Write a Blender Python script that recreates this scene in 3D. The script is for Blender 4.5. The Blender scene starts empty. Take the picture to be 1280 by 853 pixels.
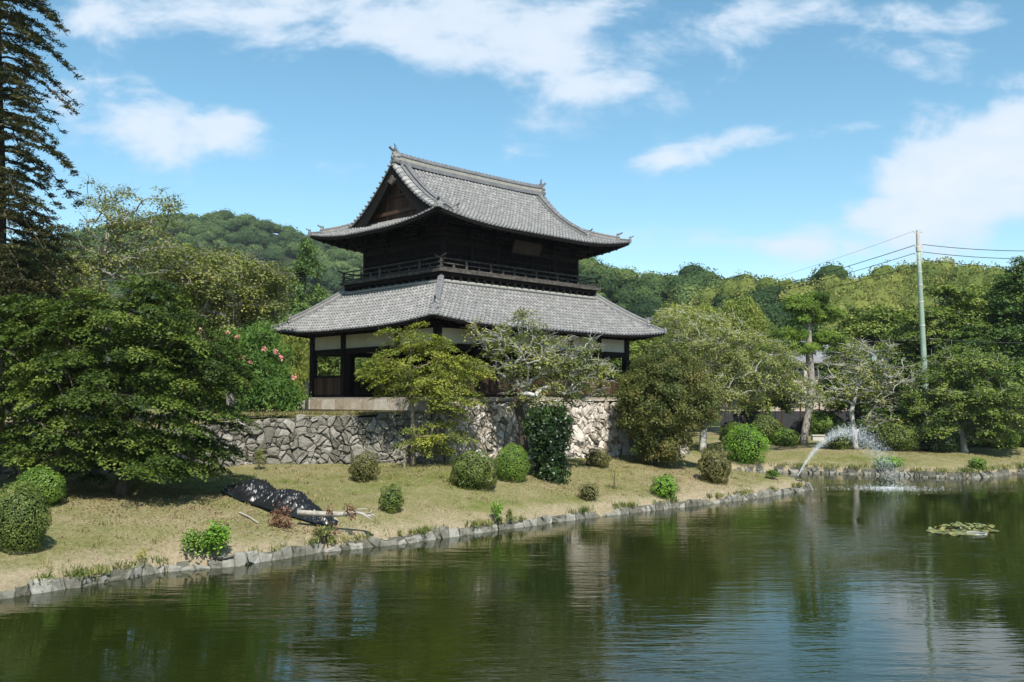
import bpy, math, random
import numpy as np
from mathutils import Vector, noise as mnoise

random.seed(7)
RNG = np.random.default_rng(7)
PI = math.pi
R = math.radians
scene = bpy.context.scene
COL = scene.collection

# ------------------------------------------------------------------ camera
F = 1159.0
YH = 499.0
EZ = 5.2                                   # eye height above the pond (water is z = 0)
PITCH = math.atan((YH - 426.5) / F)
cam_d = bpy.data.cameras.new('camera')
cam_d.sensor_width = 36.0
cam_d.lens = 36.0 * F / 1280.0
cam_d.clip_start = 0.1
cam_d.clip_end = 6000.0
cam = bpy.data.objects.new('camera', cam_d)
COL.objects.link(cam)
cam.location = (0, 0, EZ)
cam.rotation_euler = (PI / 2 + PITCH, 0, 0)
scene.camera = cam

# ------------------------------------------------------------------ light
SUN_EL = R(51.0)
SUN_AZ = R(13.0)                            # sun stands behind the camera, a little to the right
sdir = Vector((math.sin(SUN_AZ) * math.cos(SUN_EL), -math.cos(SUN_AZ) * math.cos(SUN_EL), math.sin(SUN_EL)))
sun_d = bpy.data.lights.new('sun', 'SUN')
sun_d.energy = 4.7
sun_d.angle = R(0.53)
sun_d.color = (1.0, 0.955, 0.88)
sun = bpy.data.objects.new('sun', sun_d)
COL.objects.link(sun)
sun.rotation_euler = (-sdir).to_track_quat('-Z', 'Y').to_euler()

scene.view_settings.view_transform = 'Standard'
scene.view_settings.look = 'None'
scene.view_settings.exposure = 0.72
scene.view_settings.gamma = 1.0
scene.view_settings.use_curve_mapping = False


def px2uv(px, py):
    return (px - 640.0) / F, (YH - py) / F


def make_world():
    w = bpy.data.worlds.new('World')
    scene.world = w
    w.use_nodes = True
    nt = w.node_tree
    nt.nodes.clear()
    N = nt.nodes.new
    L = nt.links.new
    out = N('ShaderNodeOutputWorld')
    bg = N('ShaderNodeBackground')
    bg.inputs['Strength'].default_value = 0.092
    L(bg.outputs[0], out.inputs[0])
    sky = N('ShaderNodeTexSky')
    sky.sky_type = 'NISHITA'
    sky.sun_disc = False
    sky.sun_elevation = SUN_EL
    sky.sun_rotation = math.atan2(sdir.x, sdir.y)
    sky.air_density = 1.0
    sky.dust_density = 0.15
    sky.ozone_density = 1.6
    tc = N('ShaderNodeTexCoord')
    sep = N('ShaderNodeSeparateXYZ')
    L(tc.outputs['Generated'], sep.inputs[0])

    def M(op, a, b=None, c=None, clamp=False):
        n = N('ShaderNodeMath')
        n.operation = op
        n.use_clamp = clamp
        for i, v in enumerate((a, b, c)):
            if v is None:
                continue
            if isinstance(v, (int, float)):
                n.inputs[i].default_value = v
            else:
                L(v, n.inputs[i])
        return n.outputs[0]
    ysafe = M('MAXIMUM', M('ABSOLUTE', sep.outputs[1]), 0.05)
    u = M('DIVIDE', sep.outputs[0], ysafe)
    v = M('DIVIDE', sep.outputs[2], ysafe)
    comb = N('ShaderNodeCombineXYZ')
    L(u, comb.inputs[0])
    L(M('MULTIPLY', v, 1.9), comb.inputs[1])
    L(M('MULTIPLY', sep.outputs[1], 0.3), comb.inputs[2])
    n1 = N('ShaderNodeTexNoise')
    n1.inputs['Scale'].default_value = 7.5
    n1.inputs['Detail'].default_value = 9.0
    n1.inputs['Roughness'].default_value = 0.60
    n1.inputs['Distortion'].default_value = 0.25
    L(comb.outputs[0], n1.inputs['Vector'])
    n2 = N('ShaderNodeTexNoise')
    n2.inputs['Scale'].default_value = 2.2
    n2.inputs['Detail'].default_value = 4.0
    L(comb.outputs[0], n2.inputs['Vector'])
    cov = None
    # banks of cloud: azimuth / elevation of the centre, half sizes, tilt, thickness
    clouds = [(300, 5, 330, 55, 0, 1.0), (640, 40, 200, 60, -8, 1.05), (560, 8, 260, 50, 0, 1.1),
              (215, 150, 125, 50, -14, 1.25), (110, 120, 90, 50, -10, .8), (760, 97, 70, 24, 8, 1.05), (840, 40, 110, 40, 20, 1.0), (885, 180, 105, 22, 17, .85),
              (1235, 215, 175, 85, 24, 1.4), (1120, 275, 180, 48, 14, 1.25), (1190, 70, 170, 34, -12, .8),
              (900, 20, 210, 36, 6, .85), (1150, 10, 200, 26, 0, .72), (1060, 155, 120, 14, 8, .55), (655, 190, 50, 16, 10, .6),
              (870, 300, 160, 26, 0, .55), (200, -250, 700, 130, 0, .9), (1200, -330, 500, 150, 0, .9), (500, -800, 900, 250, 0, .8)]
    for (px, py, hw, hh, rot, k) in clouds:
        cu, cv = px2uv(px, py)
        du = M('SUBTRACT', u, cu)
        dv = M('SUBTRACT', v, cv)
        ca, sa = math.cos(R(rot)), math.sin(R(rot))
        a = M('ADD', M('MULTIPLY', du, ca), M('MULTIPLY', dv, sa))
        b = M('SUBTRACT', M('MULTIPLY', dv, ca), M('MULTIPLY', du, sa))
        a = M('DIVIDE', a, hw / F)
        b = M('DIVIDE', b, hh / F)
        d2 = M('ADD', M('MULTIPLY', a, a), M('MULTIPLY', b, b))
        g = M('MULTIPLY', M('DIVIDE', 1.0, M('ADD', 1.0, M('MULTIPLY', d2, d2))), k)
        cov = g if cov is None else M('MAXIMUM', cov, g)
    dens = M('ADD', M('MULTIPLY', cov, 0.62), M('MULTIPLY', M('SUBTRACT', n1.outputs[0], 0.5), 1.75))
    dens = M('ADD', dens, M('MULTIPLY', M('SUBTRACT', n2.outputs[0], 0.5), 0.5))
    mr = N('ShaderNodeMapRange')
    mr.interpolation_type = 'SMOOTHSTEP'
    mr.inputs['From Min'].default_value = 0.30
    mr.inputs['From Max'].default_value = 0.76
    mr.inputs['To Max'].default_value = 0.9
    L(dens, mr.inputs['Value'])
    above = M('MULTIPLY', M('GREATER_THAN', sep.outputs[2], 0.0), mr.outputs[0])
    cr = N('ShaderNodeMix')
    cr.data_type = 'RGBA'
    cr.inputs[6].default_value = (4.6, 5.6, 6.7, 1)
    cr.inputs[7].default_value = (5.9, 6.3, 6.9, 1)
    L(M('MULTIPLY', M('SUBTRACT', dens, 0.35), 1.3, clamp=True), cr.inputs[0])
    hs = N('ShaderNodeHueSaturation')
    hs.inputs['Saturation'].default_value = 1.14
    hs.inputs['Hue'].default_value = 0.479
    hs.inputs['Value'].default_value = 1.14
    L(sky.outputs[0], hs.inputs['Color'])
    mx = N('ShaderNodeMix')
    mx.data_type = 'RGBA'
    L(above, mx.inputs[0])
    L(hs.outputs[0], mx.inputs[6])
    L(cr.outputs[2], mx.inputs[7])
    L(mx.outputs[2], bg.inputs['Color'])


make_world()

# ------------------------------------------------------------------ helpers


def tag(o, label=None, cat=None, group=None, kind=None):
    if label:
        o['label'] = label
    if cat:
        o['category'] = cat
    if group:
        o['group'] = group
    if kind:
        o['kind'] = kind
    return o


def empty(name, loc, rz=0.0, label=None, cat=None, group=None):
    o = bpy.data.objects.new(name, None)
    o.empty_display_size = 0.5
    COL.objects.link(o)
    o.location = loc
    o.rotation_euler = (0, 0, rz)
    return tag(o, label, cat, group)


class MB:
    def __init__(s):
        s.v = []
        s.f = []      # (array MxK, matindex, rnd array)
        s.n = 0

    def add(s, verts, faces, mat=0, rnd=None):
        verts = np.asarray(verts, float).reshape(-1, 3)
        faces = np.asarray(faces, int)
        if faces.ndim == 1:
            faces = faces.reshape(1, -1)
        if rnd is None:
            rnd = random.random()
        rnd = np.broadcast_to(np.asarray(rnd, float), (len(faces),))
        s.v.append(verts)
        s.f.append((faces + s.n, mat, rnd))
        s.n += len(verts)

    def box(s, c, size, rz=0.0, mat=0, rnd=None, taper=1.0, slant=None):
        x, y, z = size[0] / 2, size[1] / 2, size[2] / 2
        t = taper
        p = np.array([(-x, -y, -z), (x, -y, -z), (x, y, -z), (-x, y, -z), (-x * t, -y * t, z), (x * t, -y * t, z), (x * t, y * t, z), (-x * t, y * t, z)])
        if rz:
            ca, sa = math.cos(rz), math.sin(rz)
            p = np.stack([p[:, 0] * ca - p[:, 1] * sa, p[:, 0] * sa + p[:, 1] * ca, p[:, 2]], 1)
        s.add(p + np.array(c), [(0, 3, 2, 1), (4, 5, 6, 7), (0, 1, 5, 4), (1, 2, 6, 5), (2, 3, 7, 6), (3, 0, 4, 7)], mat, rnd)

    def bar(s, p, q, w, h, mat=0, rnd=None, up=(0, 0, 1)):
        p, q = Vector(p), Vector(q)
        d = (q - p).normalized()
        sd = d.cross(Vector(up)).normalized() * (w / 2)
        u = sd.cross(d).normalized() * (h / 2)
        pts = []
        for a in (p, q):
            pts += [a - sd - u, a + sd - u, a + sd + u, a - sd + u]
        s.add([tuple(t) for t in pts], [(0, 1, 2, 3), (4, 7, 6, 5), (0, 4, 5, 1), (1, 5, 6, 2), (2, 6, 7, 3), (3, 7, 4, 0)], mat, rnd)

    def tube(s, pts, rad, n=6, mat=0, rnd=None, cap=True, wob=0.0):
        pts = np.asarray(pts, float)
        rad = np.broadcast_to(np.asarray(rad, float), (len(pts),))
        m = len(pts)
        t = np.gradient(pts, axis=0)
        t /= np.linalg.norm(t, axis=1, keepdims=True) + 1e-9
        ref = np.array([0, 0, 1.0]) if abs(t[0, 2]) < .9 else np.array([1.0, 0, 0])
        rings = []
        ang = np.linspace(0, 2 * PI, n, endpoint=False)
        x = np.cross(t[0], ref)
        x /= np.linalg.norm(x)
        for i in range(m):
            x = x - t[i] * np.dot(x, t[i])
            x /= np.linalg.norm(x) + 1e-9
            y = np.cross(t[i], x)
            rr = rad[i] * (1 + wob * RNG.uniform(-1, 1, n)) if wob else rad[i] * np.ones(n)
            rings.append(pts[i] + np.outer(np.cos(ang) * rr, x) + np.outer(np.sin(ang) * rr, y))
        V = np.concatenate(rings)
        i, j = np.meshgrid(np.arange(m - 1), np.arange(n), indexing='ij')
        i = i.ravel()
        j = j.ravel()
        k = (j + 1) % n
        s.add(V, np.stack([i * n + j, i * n + k, (i + 1) * n + k, (i + 1) * n + j], 1), mat, rnd)
        if cap:
            base = s.n - len(V)
            s.f.append((np.arange(base, base + n)[::-1].reshape(1, -1), mat, np.array([.5])))
            s.f.append((np.array([[base + (m - 1) * n + q for q in range(n)]]), mat, np.array([.5])))

    def grid(s, P, mat=0, rnd=None, mask=None, flip=False):
        P = np.asarray(P, float)
        a, b = P.shape[:2]
        i, j = np.meshgrid(np.arange(a - 1), np.arange(b - 1), indexing='ij')
        q = np.stack([i * b + j, (i + 1) * b + j, (i + 1) * b + j + 1, i * b + j + 1], -1).reshape(-1, 4)
        if flip:
            q = q[:, ::-1]
        r = rnd
        if mask is not None:
            k = mask.ravel()
            q = q[k]
            if r is not None and not np.isscalar(r):
                r = np.asarray(r).ravel()[k]
        elif r is not None and not np.isscalar(r):
            r = np.asarray(r).ravel()
        s.add(P.reshape(-1, 3), q, mat, r)

    def loft(s, path, prof, mat=0, rnd=None, closed=True, cap=True, up=(0, 0, 1)):
        """sweep a 2-D profile (side, up) along a 3-D path"""
        path = np.asarray(path, float)
        prof = np.asarray(prof, float)
        t = np.gradient(path, axis=0)
        t /= np.linalg.norm(t, axis=1, keepdims=True)
        up = np.array(up, float)
        sd = np.cross(t, up)
        sd /= np.linalg.norm(sd, axis=1, keepdims=True)
        u = np.cross(sd, t)
        V = path[:, None, :] + sd[:, None, :] * prof[None, :, 0:1] + u[:, None, :] * prof[None, :, 1:2]
        m, n = V.shape[:2]
        i, j = np.meshgrid(np.arange(m - 1), np.arange(n if closed else n - 1), indexing='ij')
        i = i.ravel()
        j = j.ravel()
        k = (j + 1) % n
        s.add(V.reshape(-1, 3), np.stack([i * n + j, (i + 1) * n + j, (i + 1) * n + k, i * n + k], 1), mat, rnd)
        if cap and closed:
            base = s.n - m * n
            s.f.append((np.array([[base + q for q in range(n)]]), mat, np.array([.5])))
            s.f.append((np.array([[base + (m - 1) * n + q for q in range(n)][::-1]]), mat, np.array([.5])))

    def build(s, name, mats, parent=None, smooth=False, loc=None, rz=0.0):
        if not isinstance(mats, (list, tuple)):
            mats = [mats]
        me = bpy.data.meshes.new(name)
        V = np.concatenate(s.v)
        if loc is not None and parent is None:
            V = V - np.array(loc)
        loops = np.concatenate([f.ravel() for f, _, _ in s.f])
        sizes = np.concatenate([np.full(len(f), f.shape[1]) for f, _, _ in s.f])
        mi = np.concatenate([np.full(len(f), m) for f, m, _ in s.f])
        rn = np.concatenate([r for _, _, r in s.f])
        me.vertices.add(len(V))
        me.vertices.foreach_set('co', V.ravel().astype(np.float32))
        me.loops.add(len(loops))
        me.loops.foreach_set('vertex_index', loops.astype(np.int32))
        me.polygons.add(len(sizes))
        st = np.concatenate([[0], np.cumsum(sizes)[:-1]])
        me.polygons.foreach_set('loop_start', st.astype(np.int32))
        me.polygons.foreach_set('loop_total', sizes.astype(np.int32))
        me.polygons.foreach_set('material_index', mi.astype(np.int32))
        me.polygons.foreach_set('use_smooth', np.full(len(sizes), smooth))
        at = me.attributes.new('rnd', 'FLOAT', 'FACE')
        at.data.foreach_set('value', rn.astype(np.float32))
        me.update(calc_edges=True)
        for m in mats:
            me.materials.append(m)
        o = bpy.data.objects.new(name, me)
        COL.objects.link(o)
        if parent is not None:
            o.parent = parent
        elif loc is not None:
            o.location = loc
        return o


def new_mat(name):
    m = bpy.data.materials.new(name)
    m.use_nodes = True
    nt = m.node_tree
    nt.nodes.clear()
    return m, nt, nt.nodes.new, nt.links.new


def nmath(nt, op, a, b=None, clamp=False):
    n = nt.nodes.new('ShaderNodeMath')
    n.operation = op
    n.use_clamp = clamp
    for i, v in enumerate((a, b)):
        if v is None:
            continue
        if isinstance(v, (int, float)):
            n.inputs[i].default_value = v
        else:
            nt.links.new(v, n.inputs[i])
    return n.outputs[0]


def ramp(nt, fac, stops, interp='LINEAR'):
    r = nt.nodes.new('ShaderNodeValToRGB')
    r.color_ramp.interpolation = interp
    el = r.color_ramp.elements
    while len(el) < len(stops):
        el.new(0.5)
    for e, (p, c) in zip(el, stops):
        e.position = p
        e.color = (c[0], c[1], c[2], 1)
    nt.links.new(fac, r.inputs[0])
    return r.outputs[0]


def nz(nt, vec, scale, detail=4, rough=.55, dist=0.0):
    n = nt.nodes.new('ShaderNodeTexNoise')
    n.inputs['Scale'].default_value = scale
    n.inputs['Detail'].default_value = detail
    n.inputs['Roughness'].default_value = rough
    n.inputs['Distortion'].default_value = dist
    nt.links.new(vec, n.inputs['Vector'])
    return n.outputs[0]


def mixc(nt, fac, a, b, mode='MIX'):
    m = nt.nodes.new('ShaderNodeMix')
    m.data_type = 'RGBA'
    m.blend_type = mode
    for i, v in ((0, fac), (6, a), (7, b)):
        if isinstance(v, (int, float)):
            m.inputs[i].default_value = v
        elif isinstance(v, tuple):
            m.inputs[i].default_value = (v[0], v[1], v[2], 1)
        else:
            nt.links.new(v, m.inputs[i])
    return m.outputs[2]


def coords(nt, scale=(1, 1, 1), obj=True):
    tc = nt.nodes.new('ShaderNodeTexCoord')
    mp = nt.nodes.new('ShaderNodeMapping')
    mp.inputs['Scale'].default_value = scale
    nt.links.new(tc.outputs['Object'], mp.inputs[0])
    return mp.outputs[0]


def attr(nt):
    a = nt.nodes.new('ShaderNodeAttribute')
    a.attribute_name = 'rnd'
    return a.outputs['Fac']


def finish(m, nt, color, rough=.8, spec=.3, bump=None, bstr=.5, bdist=.02, metal=0.0):
    p = nt.nodes.new('ShaderNodeBsdfPrincipled')
    o = nt.nodes.new('ShaderNodeOutputMaterial')
    if isinstance(color, tuple):
        p.inputs['Base Color'].default_value = (*color, 1)
    else:
        nt.links.new(color, p.inputs['Base Color'])
    if isinstance(rough, (int, float)):
        p.inputs['Roughness'].default_value = rough
    else:
        nt.links.new(rough, p.inputs['Roughness'])
    p.inputs['Specular IOR Level'].default_value = spec
    p.inputs['Metallic'].default_value = metal
    if bump is not None:
        b = nt.nodes.new('ShaderNodeBump')
        b.inputs['Strength'].default_value = bstr
        b.inputs['Distance'].default_value = bdist
        nt.links.new(bump, b.inputs['Height'])
        nt.links.new(b.outputs[0], p.inputs['Normal'])
    nt.links.new(p.outputs[0], o.inputs[0])
    return m


def speck_mat(name, stops, scale=3.0, rough=.85, spec=.2, bscale=None, bstr=.5, bdist=.02, rw=.45, stretch=(1, 1, 1)):
    """noise-mottled colour whose tone also varies from piece to piece"""
    m, nt, N, L = new_mat(name)
    c = coords(nt, stretch)
    f = nz(nt, c, scale, 7, .62)
    f2 = nmath(nt, 'ADD', nmath(nt, 'MULTIPLY', nmath(nt, 'SUBTRACT', f, .5), 1.7), .5)
    f3 = nmath(nt, 'ADD', nmath(nt, 'MULTIPLY', f2, 1 - rw), nmath(nt, 'MULTIPLY', attr(nt), rw), clamp=True)
    col = ramp(nt, f3, stops)
    b = nz(nt, c, bscale or scale * 4, 6, .6)
    return finish(m, nt, col, rough, spec, b, bstr, bdist)


def leaf_mat(name, c_lo, c_mid, c_hi, trans=.35, rough=.55, spec=.25, nscale=.6):
    m, nt, N, L = new_mat(name)
    c = coords(nt)
    f = nz(nt, c, nscale, 2)
    f = nmath(nt, 'ADD', nmath(nt, 'MULTIPLY', nmath(nt, 'SUBTRACT', f, .5), 1.4), nmath(nt, 'MULTIPLY', attr(nt), .9))
    f = nmath(nt, 'ADD', f, .05, clamp=True)
    col = ramp(nt, f, [(0, c_lo), (.5, c_mid), (1, c_hi)])
    p = N('ShaderNodeBsdfPrincipled')
    L(col, p.inputs['Base Color'])
    p.inputs['Roughness'].default_value = rough
    p.inputs['Specular IOR Level'].default_value = spec
    t = N('ShaderNodeBsdfTranslucent')
    tcol = mixc(nt, 1.0, col, (1.0, 1.05, .55), 'MULTIPLY')
    L(tcol, t.inputs['Color'])
    mx = N('ShaderNodeMixShader')
    mx.inputs[0].default_value = trans
    L(p.outputs[0], mx.inputs[1])
    L(t.outputs[0], mx.inputs[2])
    o = N('ShaderNodeOutputMaterial')
    L(mx.outputs[0], o.inputs[0])
    return m


# ---------------------------------------------------------------- materials
MAT = {}
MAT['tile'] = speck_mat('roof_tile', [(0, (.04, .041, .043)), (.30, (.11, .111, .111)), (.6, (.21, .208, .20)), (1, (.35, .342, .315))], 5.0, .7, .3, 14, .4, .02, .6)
MAT['tile_dark'] = speck_mat('ridge_tile', [(0, (.05, .052, .057)), (.5, (.12, .122, .13)), (1, (.24, .24, .24))], 2.5, .65, .3, 12, .5, .02, .5)
MAT['mortar'] = speck_mat('ridge_mortar', [(0, (.12, .11, .10)), (.5, (.24, .23, .20)), (1, (.4, .38, .34))], 6, .9, .1, 14, .6, .02, .3)
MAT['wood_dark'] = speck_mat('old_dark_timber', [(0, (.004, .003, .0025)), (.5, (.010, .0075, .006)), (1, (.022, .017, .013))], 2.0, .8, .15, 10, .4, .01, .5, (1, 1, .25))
MAT['wood_brown'] = speck_mat('weathered_brown_boards', [(0, (.028, .016, .011)), (.5, (.060, .034, .023)), (1, (.11, .066, .045))], 2.2, .8, .15, 12, .5, .01, .6, (1, 1, .15))
MAT['wood_rail'] = speck_mat('sun_greyed_rail_timber', [(0, (.018, .015, .013)), (.5, (.052, .044, .038)), (1, (.17, .155, .135))], 5, .8, .15, 12, .5, .01, .3)
MAT['wood_grey'] = speck_mat('grey_sill_timber', [(0, (.10, .09, .075)), (.5, (.22, .20, .17)), (1, (.36, .33, .29))], 3, .85, .15, 12, .5, .01, .4)
MAT['plaster'] = speck_mat('old_cream_plaster', [(0, (.40, .38, .30)), (.5, (.53, .51, .42)), (1, (.62, .60, .51))], 1.2, .9, .1, 12, .2, .01, .3)
MAT['stone_pale'] = speck_mat('pale_cut_stone', [(0, (.17, .13, .09)), (.4, (.36, .30, .23)), (.7, (.50, .46, .40)), (1, (.62, .59, .54))], 2.4, .9, .1, 9, .6, .03, .45)
MAT['stone_bright'] = speck_mat('bleached_rubble_stone', [(0, (.13, .105, .075)), (.3, (.29, .25, .20)), (.6, (.47, .42, .36)), (1, (.66, .62, .57))], 2.2, .9, .1, 7, 1.0, .10, .55)
MAT['stone_grey'] = speck_mat('mossy_grey_stone', [(0, (.045, .043, .030)), (.35, (.125, .118, .095)), (.65, (.22, .205, .175)), (1, (.38, .36, .32))], 2.6, .9, .1, 8, 1.0, .10, .5)
MAT['stone_edge'] = speck_mat('bank_edging_stone', [(0, (.045, .045, .030)), (.4, (.13, .125, .10)), (.7, (.225, .215, .185)), (1, (.34, .33, .30))], 3.0, .9, .1, 9, .9, .05, .5)
MAT['crevice'] = speck_mat('dark_earth_crevice', [(0, (.03, .027, .02)), (1, (.11, .09, .065))], 4, .95, .05)
MAT['bark_grey'] = speck_mat('grey_lichen_bark', [(0, (.07, .065, .055)), (.5, (.20, .19, .165)), (1, (.46, .45, .41))], 6, .9, .1, 20, .7, .02, .3, (1, 1, .6))
MAT['bark_pale'] = speck_mat('pale_lichen_bark', [(0, (.07, .066, .056)), (.42, (.29, .28, .25)), (1, (.62, .61, .57))], 6, .9, .1, 20, .7, .02, .3, (1, 1, .6))
MAT['bark_brown'] = speck_mat('brown_bark', [(0, (.025, .020, .015)), (.5, (.07, .056, .043)), (1, (.16, .135, .105))], 6, .9, .1, 20, .8, .02, .3, (1, 1, .4))
MAT['bark_pine'] = speck_mat('pine_bark', [(0, (.07, .06, .05)), (.5, (.26, .235, .20)), (1, (.48, .45, .40))], 5, .9, .1, 14, .9, .03, .3, (1, 1, .5))
MAT['bark_tan'] = speck_mat('tan_maple_bark', [(0, (.07, .055, .04)), (.5, (.19, .155, .115)), (1, (.34, .29, .22))], 5, .9, .1, 14, .7, .02, .3, (1, 1, .5))
MAT['maple_dark'] = leaf_mat('deep_green_maple_leaf', (.023, .042, .0065), (.058, .096, .013), (.15, .198, .032), .32)
MAT['maple_yellow'] = leaf_mat('yellowing_maple_leaf', (.11, .145, .020), (.215, .255, .038), (.37, .375, .062), .38)
MAT['cherry'] = leaf_mat('cherry_leaf', (0.093, 0.126, 0.030), (0.185, 0.218, 0.054), (0.337, 0.320, 0.101), .35)
MAT['cherry_pale'] = leaf_mat('pale_cherry_leaf', (0.121, 0.152, 0.045), (0.243, 0.273, 0.084), (0.395, 0.395, 0.152), .35)
MAT['osmanthus'] = leaf_mat('olive_brown_leaf', (.045, .070, .014), (.11, .125, .026), (.20, .155, .045), .18, .5, .3, .22)
MAT['pine'] = leaf_mat('pine_needle', (.045, .085, .014), (.125, .20, .025), (.24, .33, .05), .2)
MAT['cedar'] = leaf_mat('dusky_conifer_needle', (.030, .040, .016), (.080, .085, .032), (.17, .145, .06), .25)
MAT['ivy'] = leaf_mat('dark_ivy_leaf', (0.009, 0.022, 0.005), (0.020, 0.045, 0.009), (0.043, 0.081, 0.015), .15, .4, .4)
MAT['bush'] = leaf_mat('clipped_azalea_leaf', (0.041, 0.072, 0.014), (0.097, 0.135, 0.025), (0.172, 0.207, 0.044), .18, .5, .3, 1.2)
MAT['bush_olive'] = leaf_mat('olive_azalea_leaf', (0.055, 0.062, 0.019), (0.121, 0.121, 0.034), (0.200, 0.172, 0.062), .15, .5, .3, 1.5)
MAT['bush_bright'] = leaf_mat('bright_green_leaf', (0.069, 0.138, 0.017), (0.138, 0.276, 0.028), (0.276, 0.428, 0.055), .3)
MAT['bush_mid'] = leaf_mat('fresh_green_azalea_leaf', (0.055, 0.110, 0.014), (0.117, 0.200, 0.025), (0.207, 0.297, 0.044), .2, .5, .3, 1.2)
MAT['oleander'] = leaf_mat('oleander_leaf', (0.034, 0.083, 0.014), (0.076, 0.152, 0.025), (0.166, 0.262, 0.048), .25)
MAT['petal'] = leaf_mat('pink_oleander_petal', (0.450, 0.100, 0.130), (0.620, 0.220, 0.220), (0.780, 0.450, 0.380), .3)
MAT['dry_leaf'] = leaf_mat('dry_brown_leaf', (0.070, 0.030, 0.016), (0.150, 0.070, 0.040), (0.260, 0.140, 0.080), .25)
MAT['weed'] = leaf_mat('bank_weed_leaf', (0.069, 0.103, 0.021), (0.166, 0.193, 0.048), (0.373, 0.317, 0.124), .3)
MAT['yellow_weed'] = leaf_mat('yellow_weed_leaf', (0.207, 0.207, 0.041), (0.386, 0.359, 0.097), (0.580, 0.511, 0.207), .3)
MAT['tree_dark'] = leaf_mat('dark_evergreen_leaf', (0.030, 0.063, 0.015), (0.074, 0.131, 0.026), (0.158, 0.224, 0.046), .2)
MAT['tree_mid'] = leaf_mat('mid_green_leaf', (0.061, 0.099, 0.019), (0.129, 0.189, 0.033), (0.243, 0.281, 0.061), .3)
MAT['bamboo'] = leaf_mat('bamboo_leaf', (0.097, 0.138, 0.025), (0.193, 0.241, 0.041), (0.331, 0.345, 0.083), .3)
MAT['hill_leaf'] = leaf_mat('hill_forest_leaf', (.016, .034, .012), (.052, .090, .026), (.14, .175, .05), .15, .7, .1, .03)
MAT['hill_leaf_far'] = leaf_mat('far_hill_forest_leaf', (.020, .042, .014), (.060, .098, .028), (.125, .165, .052), .15, .7, .1, .015)
MAT['bamboo_hill'] = leaf_mat('hill_bamboo_leaf', (0.097, 0.131, 0.030), (0.186, 0.207, 0.048), (0.317, 0.290, 0.097), .25, .7, .1, .04)
MAT['lily'] = leaf_mat('lily_pad', (0.065, 0.079, 0.022), (0.144, 0.158, 0.050), (0.274, 0.238, 0.086), .05, .4, .4, 3)
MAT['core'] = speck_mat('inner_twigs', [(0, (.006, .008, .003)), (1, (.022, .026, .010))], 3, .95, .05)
MAT['hill_soil'] = speck_mat('hill_undergrowth', [(0, (.012, .022, .008)), (1, (.035, .050, .018))], .05, .95, .05)
MAT['pole_green'] = speck_mat('green_painted_steel', [(0, (.16, .22, .16)), (.5, (.22, .29, .215)), (1, (.30, .36, .28))], 2, .5, .4, 10, .1, .01, .2)
MAT['concrete'] = speck_mat('pale_concrete', [(0, (.30, .29, .26)), (1, (.52, .50, .45))], 4, .9, .1)
MAT['cable'] = speck_mat('black_cable', [(0, (.02, .02, .022)), (1, (.05, .05, .055))], 4, .6, .2)
MAT['dark_metal'] = speck_mat('dark_metal', [(0, (.018, .02, .022)), (1, (.05, .052, .055))], 4, .5, .4)
MAT['glass_lamp'] = speck_mat('frosted_lamp_glass', [(0, (.18, .30, .28)), (1, (.30, .42, .40))], 2, .25, .5)
MAT['rope'] = speck_mat('grey_rope', [(0, (.22, .20, .17)), (1, (.40, .38, .33))], 8, .9, .1)
MAT['dead_wood'] = speck_mat('bleached_dead_wood', [(0, (.11, .095, .075)), (.5, (.26, .235, .195)), (1, (.48, .45, .40))], 7, .9, .1, 20, .8, .02, .3)
MAT['hose'] = speck_mat('pale_plastic_ring', [(0, (.28, .28, .26)), (1, (.48, .48, .45))], 4, .4, .4)
MAT['house_wall'] = speck_mat('cream_house_wall', [(0, (.36, .31, .25)), (1, (.52, .46, .37))], 1.5, .9, .1)
MAT['house_roof'] = speck_mat('grey_house_tile', [(0, (.12, .125, .13)), (1, (.24, .245, .25))], 2, .6, .3)
MAT['window'] = speck_mat('dark_window_glass', [(0, (.02, .025, .03)), (1, (.05, .055, .06))], 1, .1, .6)
MAT['plaque'] = speck_mat('aged_plaque_board', [(0, (.018, .012, .008)), (.5, (.035, .024, .016)), (1, (.06, .042, .028))], 3, .8, .2)


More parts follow.
